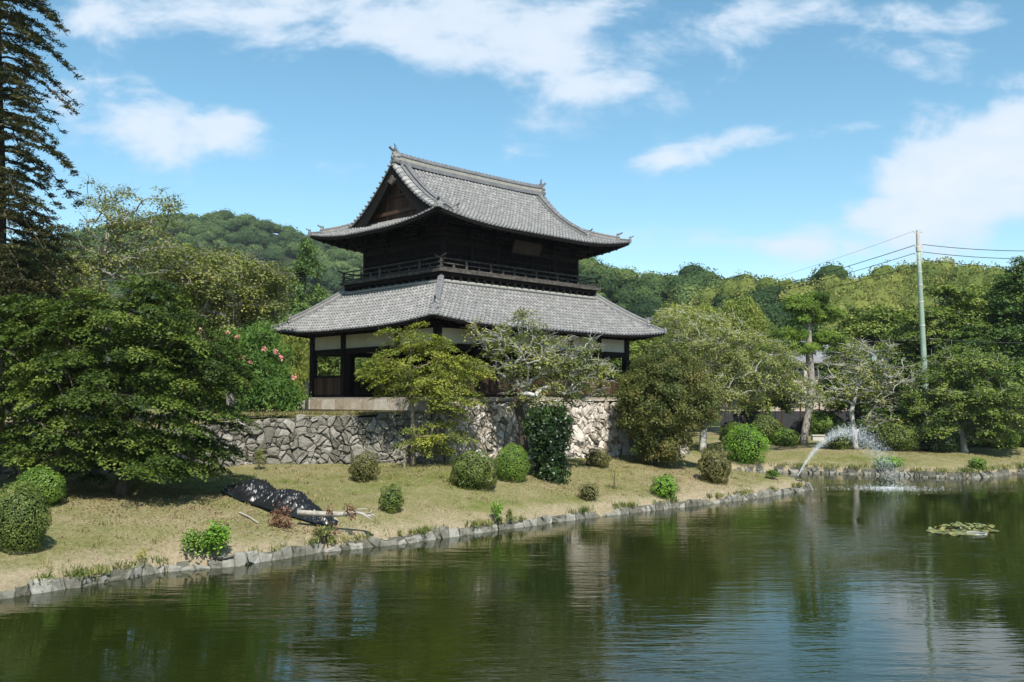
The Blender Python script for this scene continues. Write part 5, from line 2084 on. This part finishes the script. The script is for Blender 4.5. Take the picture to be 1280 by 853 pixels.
# black tarpaulin over a heap
ga, gb = ground_at(286, 616), ground_at(407, 657)
ax_ = gb[:2] - ga[:2]
La = np.linalg.norm(ax_)
ax_ /= La
nx_ = np.array([ax_[1], -ax_[0]])
if nx_[1] > 0:
    nx_ = -nx_
S_, T_2 = np.meshgrid(np.linspace(-.04, 1.04, 120), np.linspace(-1, 1, 60), indexing='ij')
prof = np.interp(S_, [-.04, .02, .15, .33, .46, .55, .70, .86, 1.0, 1.04], [.0, .28, .55, .82, .42, .66, .78, .45, .30, .0])
halfw = np.interp(S_, [-.04, .1, .3, .5, .7, 1.04], [.25, .55, .85, .8, .72, .38])
px_ = ga[0] + ax_[0] * La * S_ + nx_[0] * T_2 * halfw
py_ = ga[1] + ax_[1] * La * S_ + nx_[1] * T_2 * halfw
gzt = gz(px_.ravel(), py_.ravel(), False).reshape(px_.shape)
wr = np.array([abs(mnoise.noise(Vector((a * 5.0 + b * 2.6, b * 1.1 - a * .5, 4.)))) + .5 * abs(mnoise.noise(Vector((a * 11 + b * 5, b * 3, 1.)))) for a, b in zip(S_.ravel() * La, (T_2 * halfw).ravel())]).reshape(px_.shape)
zz = gzt + prof * (1 - np.abs(T_2) ** 2.6) * (1 + .0 * S_) - .58 * wr * (1 - T_2 ** 4) + .10 + .07 * wr
zz = np.maximum(zz, gzt + .015)
m = MB()
m.grid(np.stack([px_, py_, zz], -1), rnd=.5)
nt_m, ntt, _, _ = new_mat('black_plastic_sheet')
finish(nt_m, ntt, (.010, .011, .012), .35, .4)
MAT['tarp'] = nt_m
tag(m.build('tarpaulin', MAT['tarp'], smooth=True, loc=tuple(ga)), 'crumpled black plastic tarpaulin draped over a heap on the bank', 'tarpaulin')

# fallen trunk sticking out of the tarpaulin
gb2 = ground_at(400, 662)
Yt = gb2[1] - .1
m = MB()
q = [at(a, c, Yt) for a, c in ((372, 641), (392, 642), (412, 643), (432, 643), (447, 641), (458, 644), (469, 644))]
m.tube(q, [.10, .10, .095, .08, .065, .05, .03], 8, rnd=.7, wob=.12)
for (pts, r0) in ([((440, 642), (448, 637), (459, 636)), .035], [((452, 643), (460, 647), (467, 652)), .035], [((455, 643), (463, 641), (466, 638)), .03],
                  [((414, 645), (420, 649), (424, 652)), .035], [((430, 643), (434, 637), (437, 634)), .03], [((455, 644), (464, 646), (470, 645)), .03]):
    m.tube([at(a, c, Yt - .05 * i) for i, (a, c) in enumerate(pts)], [r0, r0 * .8, r0 * .5], 6, rnd=.9)
ft = empty('fallen_tree', tuple(q[0]), 0, 'bleached fallen trunk with broken forks and dry leaves poking from the black tarpaulin', 'fallen tree')
off = np.array(q[0])
m2 = MB()
for (a, c, r_, n) in ((352, 643, .38, 300), (345, 650, .22, 120), (358, 655, .25, 120), (412, 637, .16, 60), (437, 636, .2, 90), (440, 646, .12, 40), (395, 668, .3, 110), (418, 662, .25, 60), (403, 682, .25, 90)):
    Cc, Nn = tuft(at(a, c, Yt - .35) - off, n, r_, r_ * .5, np.zeros(3), .2, .2)
    Cc[:, 2] = Cc[:, 2]
    leaves(m2, Cc, Nn, .10, .55, rnd=RNG.uniform(0, 1, n))
for k in range(len(m.v)):
    m.v[k] = m.v[k] - off
m.build('trunk', MAT['dead_wood'], ft, smooth=True)
m2.build('dry_leaves', MAT['dry_leaf'], ft)
m = MB()
g1, g2 = ground_at(299, 641), ground_at(323, 656)
m.tube([g1 + np.array([0, 0, .04]), (g1 + g2) / 2 + np.array([0, .03, .07]), g2 + np.array([0, 0, .04])], [.03, .035, .025], 6, rnd=.95)
tag(m.build('fallen_branch', MAT['dead_wood'], loc=tuple(g1)), 'thin pale stick lying on the grass below the black tarpaulin', 'branch')

# rope fence in front of the wall
rf = empty('rope_fence', tuple(ground_at(506, 585)), 0, 'low rope fence with two weathered posts at the foot of the grey wall', 'fence')
o_ = np.array(rf.location)
f1, f2 = ground_at(456, 584), ground_at(506, 585)
f2[1] -= .25
f1[1] -= .2
f0 = f1 + np.array([-.0, 0, 0])
for f_ in (f1, f2):
    m = MB()
    m.tube([f_ - o_ + np.array([0, 0, -.1]), f_ - o_ + np.array([.01, 0, 1.05])], [.06, .05], 8, rnd=.6)
    m.build('post', MAT['bark_tan'], rf)
for zr_ in (.62, .95):
    m = MB()
    pts = []
    for t_ in np.linspace(0, 1, 12):
        pts.append(f1 * (1 - t_) + f2 * t_ - o_ + np.array([0, -.06, zr_ - .28 * 4 * t_ * (1 - t_)]))
    m.tube(pts, .016, 5, rnd=.6)
    m.build('rope', MAT['rope'], rf)
for (px, py, h_, lb_) in ((785, 573, .55, 'thin grey stake standing beside the rounded evergreen'), (772, 573, .32, 'shorter thin stake left of the taller grey one')):
    g = ground_at(px, py)
    m = MB()
    m.tube([g + np.array([0, 0, -.1]), g + np.array([0, 0, h_])], [.022, .018], 6, rnd=.5)
    m.tube([g + np.array([0, 0, h_]), g + np.array([0, 0, h_ + .02])], [.03, .03], 6, rnd=.5)
    tag(m.build('stake', MAT['concrete'], loc=tuple(g)), lb_, 'stake')
p0 = np.array([at(383.5, 500, 53.0)[0], 53.0, 4.2])
m = MB()
m.box(p0 + np.array([0, 0, .95]), (.16, .16, 1.9), rnd=.3)
m.box(p0 + np.array([0, 0, 1.93]), (.20, .20, .06), rnd=.3)
tag(m.build('sign_post', MAT['dark_metal'], loc=tuple(p0)), 'short black post beside the left corner of the gate', 'post')

# fountain --------------------------------------------------------------------
nb = np.array([tip[0] - .35, tip[1] + .45, 0.])
nb[2] = .42
fo = empty('fountain', tuple(nb), 0, 'water jet arching from a small nozzle on the tip of the peninsula', 'fountain')
m = MB()
m.box((0, 0, .10), (.7, .45, .07), rnd=.4)
m.box((-.25, 0, 0.0), (.07, .30, .2), rnd=.4)
m.box((.25, 0, 0.0), (.07, .30, .2), rnd=.4)
m.build('stand', MAT['dark_metal'], fo)
m = MB()
m.tube([(0, 0, .1), (.05, 0, .22), (.16, .02, .42)], [.06, .05, .03], 8, rnd=.8)
m.build('nozzle', MAT['dark_metal'], fo)
n = 8500
vx = RNG.normal(4.3, .30, n)
vz = RNG.normal(7.0, .28, n)
vy = RNG.normal(.45, .28, n)
tt = 1.62 * RNG.uniform(0, 1, n) ** .85
drag = 1 - .06 * tt
px3 = np.stack([.16 + vx * tt * drag, vy * tt, .40 + vz * tt - 4.9 * tt ** 2], 1) + RNG.normal(0, 1, (n, 3)) * (.015 + .05 * tt[:, None])
ok = px3[:, 2] > -nb[2]
px3, tt = px3[ok], tt[ok]
r_ = RNG.uniform(.006, .017, len(px3)) * np.where(RNG.uniform(0, 1, len(px3)) < .05, 1.8, 1)
octv = np.array([(1, 0, 0), (-1, 0, 0), (0, 1, 0), (0, -1, 0), (0, 0, 1.5), (0, 0, -1.5)], float)
octf = np.array([(0, 2, 4), (2, 1, 4), (1, 3, 4), (3, 0, 4), (2, 0, 5), (1, 2, 5), (3, 1, 5), (0, 3, 5)])
V = (px3[:, None, :] + octv[None] * r_[:, None, None]).reshape(-1, 3)
Fc = (octf[None] + 6 * np.arange(len(px3))[:, None, None]).reshape(-1, 3)
wm, wnt, WN, WL = new_mat('water_droplets')
pr = WN('ShaderNodeBsdfPrincipled')
pr.inputs['Base Color'].default_value = (.86, .90, .93, 1)
pr.inputs['Roughness'].default_value = .25
pr.inputs['Alpha'].default_value = .27
oo = WN('ShaderNodeOutputMaterial')
WL(pr.outputs[0], oo.inputs[0])
MAT['drops'] = wm
m = MB()
m.add(V, Fc, 0, .5)
m.build('water_jet', MAT['drops'], fo)['kind'] = 'stuff'
# churned patch where the jet lands
m = MB()
n = 1000
a = RNG.uniform(0, 2 * PI, n)
rr = np.abs(RNG.normal(0, .8, n))
cx_, cy_ = nb[0] + 5.6, nb[1] + .7
P = np.stack([cx_ + np.cos(a) * rr * 2.2, cy_ + np.sin(a) * rr * 1.5, .012 + np.abs(RNG.normal(0, .05, n)) * np.exp(-rr)], 1)
r_ = RNG.uniform(.012, .04, n)
fl = np.array([1, 1, .35])
V = (P[:, None, :] + octv[None] * fl * r_[:, None, None]).reshape(-1, 3)
Fc = (octf[None] + 6 * np.arange(n)[:, None, None]).reshape(-1, 3)
m.add(V, Fc, 0, .5)
o = m.build('foam', MAT['drops'])
tag(o, kind='stuff')

# water lilies and floating ring ----------------------------------------------------
lc = on_plane(1204, 665, 0)
m = MB()
cnt_ = 0
for k in range(900):
    u_, v_ = RNG.uniform(-1, 1), RNG.uniform(-1, 1)
    if u_ * u_ + v_ * v_ > 1:
        continue
    x_, y_ = u_ * 1.45, v_ * 1.15 + u_ * .35
    if abs(x_ - .25) < .42 and abs(y_ + .55) < .40:
        continue
    if x_ > .55 and y_ < -.1:
        continue
    if x_ < -.5 and y_ > .45:
        continue
    r_ = RNG.uniform(.07, .125)
    up_ = RNG.uniform(0, .16) if (y_ > .15) else RNG.uniform(0, .03)
    c = np.array([lc[0] + x_, lc[1] + y_, .02 + up_])
    nn = RNG.normal(0, .30 if up_ > .04 else .07, 3) + np.array([0, -.1, 1.])
    nn /= np.linalg.norm(nn)
    t1 = np.cross(nn, [1, 0, 0])
    t1 /= np.linalg.norm(t1)
    t2 = np.cross(nn, t1)
    st = RNG.uniform(0, 6.28)
    an = st + np.linspace(.15, 2 * PI - .15, 9)
    ring = c + r_ * (np.cos(an)[:, None] * t1 + np.sin(an)[:, None] * t2) + np.array([0, 0, .008])
    V = np.vstack([[c], ring])
    m.add(V, [(0, i, i + 1) for i in range(1, 9)], 0, RNG.uniform(0, 1))
    cnt_ += 1
    if cnt_ > 330:
        break
tag(m.build('water_lilies', MAT['lily'], loc=(lc[0], lc[1], 0)), 'floating patch of yellow green water lily pads on the pond', 'water lilies')
m = MB()
a = np.linspace(0, 2 * PI, 33)
m.tube(np.stack([lc[0] + .25 + .36 * np.cos(a), lc[1] - .55 + .34 * np.sin(a), .02 + 0 * a], 1), .022, 7, rnd=.8, cap=False)
tag(m.build('planter_ring', MAT['hose'], loc=(lc[0] + .25, lc[1] - .55, 0)), 'pale floating plastic ring among the lily pads', 'ring')

# utility pole and cables -----------------------------------------------------------
Yp = 76.0
pb = Yg(1158.5, Yp)
ptop = at(1147, 288, Yp)
pole = empty('utility_pole', tuple(pb), 0, 'tall green steel utility pole with a pale tip rising above the far bank', 'utility pole')
m = MB()
dv_ = ptop - pb
m.tube([dv_ * q + np.array([0, 0, -.4 if q == 0 else 0]) for q in np.linspace(0, .92, 8)], np.linspace(.29, .165, 8), 14, rnd=.5)
m.build('shaft', MAT['pole_green'], pole, smooth=True)
m = MB()
m.tube([dv_ * .92, dv_ * .925, dv_ * 1.0], [.20, .17, .13], 12, rnd=.5)
m.tube([dv_ * .90, dv_ * .921], [.21, .21], 12, rnd=.9)
m.build('pole_tip', MAT['concrete'], pole)
for q in (.55, .66, .74, .80, .86):
    m = MB()
    m.tube([dv_ * q, dv_ * (q + .006)], [.29 - .12 * q / .92 + .015] * 2, 14, rnd=.8)
    m.build('band', MAT['concrete'], pole)


def pz(py):
    q = (EZ + (YH - py) / F * Yp - pb[2]) / dv_[2]
    return pb + dv_ * q


for py in (289.5, 307, 317, 327):
    m = MB()
    p = pz(py) - pb
    m.bar(p + np.array([-.32, -.05, 0]), p + np.array([.32, -.05, 0]), .06, .06, rnd=.4)
    for s in (-.3, .3):
        m.tube([p + np.array([s, -.05, 0]), p + np.array([s, -.05, .16])], [.05, .035], 8, rnd=.9)
    m.build('cross_arm', MAT['concrete'], pole)


def wire(p, q, sag, label, r_=.022, grp='cables strung from the green utility pole'):
    m_ = MB()
    p, q = np.array(p), np.array(q)
    t_ = np.linspace(0, 1, 24)[:, None]
    P_ = p * (1 - t_) + q * t_
    P_[:, 2] -= (4 * sag * t_ * (1 - t_))[:, 0]
    m_.tube(P_, r_, 5, rnd=.5)
    tag(m_.build('power_cable', MAT['cable'], loc=tuple(p)), label, 'cable', grp)


Yf = 150.0
fb = Yg(764, Yf)
fp = empty('utility_pole', tuple(fb), 0, 'distant utility pole almost hidden behind the right end of the lower gate roof', 'utility pole')
m = MB()
fth = EZ + (YH - 389) / F * Yf - fb[2]
m.tube([(0, 0, -.4), (0, 0, fth)], [.24, .14], 10, rnd=.4)
m.build('shaft', MAT['concrete'], fp)
m = MB()
m.bar((-.6, 0, fth - .3), (.6, 0, fth - .3), .08, .08, rnd=.4)
m.build('cross_arm', MAT['concrete'], fp)
for (py, qy, lb_, r_) in ((289, 391, 'topmost thin cable running left from the pole tip', .012), (307, 394, 'second cable from the top running left over the forest', .03), (317, 398, 'third cable from the top running left over the forest', .026),
                          (333, 402, 'lowest of the four high cables running left over the forest', .026)):
    wire(pz(py) + np.array([-.3, 0, .1]), at(764, qy, Yf), 1.2, lb_, r_)
for (py, qy, lb_) in ((306, 307.5, 'uppermost cable running right from the pole'), (315.5, 318, 'middle cable running right from the pole'), (325.5, 330, 'lowest of the three high cables running right from the pole')):
    wire(pz(py) + np.array([.3, 0, .1]), at(1420, qy - 1, 70), .5, lb_, .028)
wire(pz(424) + np.array([.2, -.2, 0]), at(1400, 424, 70), .3, 'low cable crossing the trees right of the pole', .024)
wire(pz(424) + np.array([-.2, -.2, 0]), at(930, 424, 79), .3, 'low cable crossing the trees left of the pole', .024)

# street lamp ------------------------------------------------------------------------
lb = Yg(1093, 74)
lh = EZ + (YH - 452) / F * 74 - lb[2]
lm = empty('street_lamp', tuple(lb), 0, 'greenish lantern lamp on a thin post among the silvery twigs', 'street lamp')
m = MB()
m.tube([(0, 0, -.2), (0, 0, .8), (0, 0, lh)], [.09, .06, .05], 8, rnd=.3)
m.build('post', MAT['dark_metal'], lm)
m = MB()
m.box((0, 0, lh + .28), (.34, .34, .5), rnd=.5, taper=1.25)
m.build('lantern_glass', MAT['glass_lamp'], lm)
m = MB()
m.box((0, 0, lh + .02), (.40, .40, .05), rnd=.3)
m.box((0, 0, lh + .60), (.56, .56, .14), rnd=.3, taper=.35)
m.tube([(0, 0, lh + .66), (0, 0, lh + .80)], [.04, .02], 6, rnd=.3)
m.build('lantern_cap', MAT['dark_metal'], lm)

# house and boundary wall beyond the trees -----------------------------------------------
Yh_ = 112.0
hb = Yg(1012, Yh_)
hs_ = empty('house', tuple(hb), R(8), 'two storey house with grey tiled roof half hidden behind the garden pine', 'house')
hw, hd = 9.6, 7.0
ez_ = EZ + (YH - 452) / F * Yh_ - hb[2]
rz_ = EZ + (YH - 429) / F * Yh_ - hb[2]
m = MB()
m.box((0, 0, ez_ / 2), (hw, hd, ez_), rnd=.5)
m.add([(-hw / 2, -hd / 2, ez_), (-hw / 2, hd / 2, ez_), (-hw / 2, 0, rz_ - .1)], [(0, 1, 2)], 0, .5)
m.add([(hw / 2, -hd / 2, ez_), (hw / 2, hd / 2, ez_), (hw / 2, 0, rz_ - .1)], [(0, 1, 2)], 0, .5)
m.build('wall', MAT['house_wall'], hs_)
m = MB()
for s in (-1, 1):
    P = np.array([[(x, s * (hd / 2 + .7) * (1 - t_), (ez_ - .25) + (rz_ - ez_ + .25) * t_ + .05 * (i % 2)) for i, x in enumerate(np.linspace(-hw / 2 - .6, hw / 2 + .6, 50))] for t_ in (0, .5, 1)])
    m.grid(P, rnd=.6)
    P2 = P - np.array([0, 0, .16])
    m.grid(P2, rnd=.2)
    m.add([P[0, 0], P[0, -1], P2[0, -1], P2[0, 0]], [(0, 1, 2, 3)], 0, .3)
m.bar((-hw / 2 - .6, 0, rz_ + .08), (hw / 2 + .6, 0, rz_ + .08), .35, .3, rnd=.3)
m.build('roof', MAT['house_roof'], hs_)
m = MB()
P = np.array([[(x, -(hd / 2 + 1.6 * (1 - t_)), 3.0 + .7 * t_ + .04 * (i % 2)) for i, x in enumerate(np.linspace(-hw / 2 - .3, hw / 2 + .3, 50))] for t_ in (0, 1)])
m.grid(P, rnd=.6)
m.build('porch_roof', MAT['house_roof'], hs_)
for x in (-3.2, -.6, 2.6):
    m = MB()
    m.box((x, -hd / 2 - .02, ez_ - 1.5), (1.7, .10, 1.2), rnd=.4)
    w_ = m.build('window', MAT['window'], hs_)
    m = MB()
    for dx in (-.87, 0, .87):
        m.box((x + dx, -hd / 2 - .08, ez_ - 1.5), (.06, .06, 1.28), rnd=.8)
    for dz in (-.63, .63):
        m.box((x, -hd / 2 - .08, ez_ - 1.5 + dz), (1.8, .06, .06), rnd=.8)
    m.build('window_frame', MAT['concrete'], w_)
bw = Yg(1000, 99)
m0 = empty('boundary_wall', tuple(bw), 0, 'long cream wall with dark base and thin posts seen below the trees beyond the pine', 'wall')
zt_ = EZ + (YH - 493) / F * 99 - bw[2]
zm_ = EZ + (YH - 514) / F * 99 - bw[2]
m = MB()
m.box((0, 0, (zt_ + zm_) / 2), (17, .2, zt_ - zm_), rnd=.6)
m.build('wall_panel', MAT['house_wall'], m0)
m = MB()
m.box((0, -.03, zm_ / 2), (17, .22, zm_), rnd=.2)
m.build('base', MAT['dark_metal'], m0)
for x in np.arange(-8, 8.1, 2.0):
    m = MB()
    m.box((x, -.14, zt_ / 2), (.12, .10, zt_), rnd=.3)
    m.build('post', MAT['wood_brown'], m0)
m = MB()
m.box((0, 0, zt_ + .06), (17.2, .5, .12), rnd=.4)
m.build('coping', MAT['house_roof'], m0)

# stone bench and marker stones
g = ground_at(1022, 551)
m = MB()
m.box(g + np.array([0, 0, .20]), (1.0, .5, .42), rnd=.6, taper=.96)
m.box(g + np.array([0, 0, .45]), (1.15, .62, .09), rnd=.8)
tag(m.build('stone_bench', MAT['concrete'], loc=tuple(g)), 'pale stone bench block between the pine and the fountain spray', 'bench')
for px, lb_ in ((1096, 'pale squared marker stone behind the silvery cherry'), (1153, 'pale squared marker stone at the foot of the utility pole')):
    g = ground_at(px, 556)
    m = MB()
    m.box(g + np.array([0, 0, .5]), (.28, .28, 1.1), rnd=.9, taper=.92)
    m.box(g + np.array([0, 0, 1.08]), (.26, .26, .08), rnd=.9, taper=.3)
    tag(m.build('marker_stone', MAT['concrete'], loc=tuple(g)), lb_, 'marker stone')

# clumps of longer grass and fallen leaves -------------------------------------------------


def surf(x, y):
    a_ = np.clip(np.searchsorted(xs, x) - 1, 0, len(xs) - 2)
    b_ = np.clip(np.searchsorted(ys, y) - 1, 0, len(ys) - 2)
    u_ = (x - xs[a_]) / (xs[a_ + 1] - xs[a_])
    v_ = (y - ys[b_]) / (ys[b_ + 1] - ys[b_])
    return Z[a_, b_] * (1 - u_) * (1 - v_) + Z[a_ + 1, b_] * u_ * (1 - v_) + Z[a_, b_ + 1] * (1 - u_) * v_ + Z[a_ + 1, b_ + 1] * u_ * v_


nc_ = 1500
cx0 = RNG.uniform(-18, 20, nc_)
cy0 = RNG.uniform(23, 60, nc_)
sel = inside(np.stack([cx0, cy0], 1), LAND) & (cy0 < np.interp(cx0, WX, WY)) & (vnoise(cx0, cy0, .25, 7.) > -.05)
cx0, cy0 = cx0[sel], cy0[sel]
m = MB()
k = 16
X2 = np.repeat(cx0, k) + RNG.normal(0, .10, len(cx0) * k)
Y2 = np.repeat(cy0, k) + RNG.normal(0, .10, len(cx0) * k)
Z2 = surf(X2, Y2)
ok = Z2 > .4
blades(m, np.stack([X2, Y2, Z2 - .01], 1)[ok], .13, .035, (np.repeat(RNG.uniform(0, .6, len(cx0)), k) + RNG.uniform(0, .3, len(X2)))[ok])
# strip of long grass at the foot of the podium and along the wall top
n = 9000
X2 = RNG.uniform(-14.5, -3.9, n)
f_ = RNG.uniform(0, 1, n) ** 2.2
Y2 = np.interp(X2, WX, WY) + .3 + f_ * 3.5
Z2 = np.array([4.40 + .05 * mnoise.noise(Vector((a * .6, b_ * .6, 0))) for a, b_ in zip(X2, Y2)]) + .02
blades(m, np.stack([X2, Y2, Z2], 1), .16, .04, RNG.uniform(0, .9, n))
tag(m.build('grass_clumps', MAT['blade']), kind='stuff')
m = MB()
pts = []
for (px, py, sx_, sy_, n) in ((190, 628, 3.2, 2.0, 2600), (690, 606, 1.2, 1.0, 700), (765, 600, 1.6, 1.5, 500), (520, 590, 1.8, 1.0, 600), (850, 590, 2.0, 1.2, 800), (1080, 570, 4.5, 2.2, 1500), (1200, 570, 4.5, 2.2, 1300), (400, 668, 1.4, .7, 500)):
    g = ground_at(px, py)
    pts.append(np.stack([g[0] + RNG.normal(0, sx_, n), g[1] + RNG.normal(0, sy_, n)], 1))
pts = np.concatenate(pts)
pts = pts[inside(pts, LAND)]
zz = surf(pts[:, 0], pts[:, 1])
ok = (zz > .4) & (pts[:, 1] < np.interp(pts[:, 0], WX, WY) + np.where(pts[:, 0] > 9, 50, -.1))
P = np.concatenate([pts, zz[:, None] + .02], 1)[ok]
leaves(m, P, RNG.normal(0, .3, P.shape) + np.array([0, 0, 1.]), .085, .6)
tag(m.build('fallen_leaves', MAT['dry_leaf']), kind='stuff')

# light summer haze over the valley
hz = MB()
hz.box((0, 460, 84), (1600, 1000, 176), rnd=.5)
hm, hnt, HN, HL = new_mat('valley_haze')
vp = HN('ShaderNodeVolumePrincipled')
vp.inputs['Color'].default_value = (.78, .87, 1.0, 1)
vp.inputs['Density'].default_value = .00009
vo = HN('ShaderNodeOutputMaterial')
HL(vp.outputs[0], vo.inputs['Volume'])
tag(hz.build('haze', hm), kind='stuff')
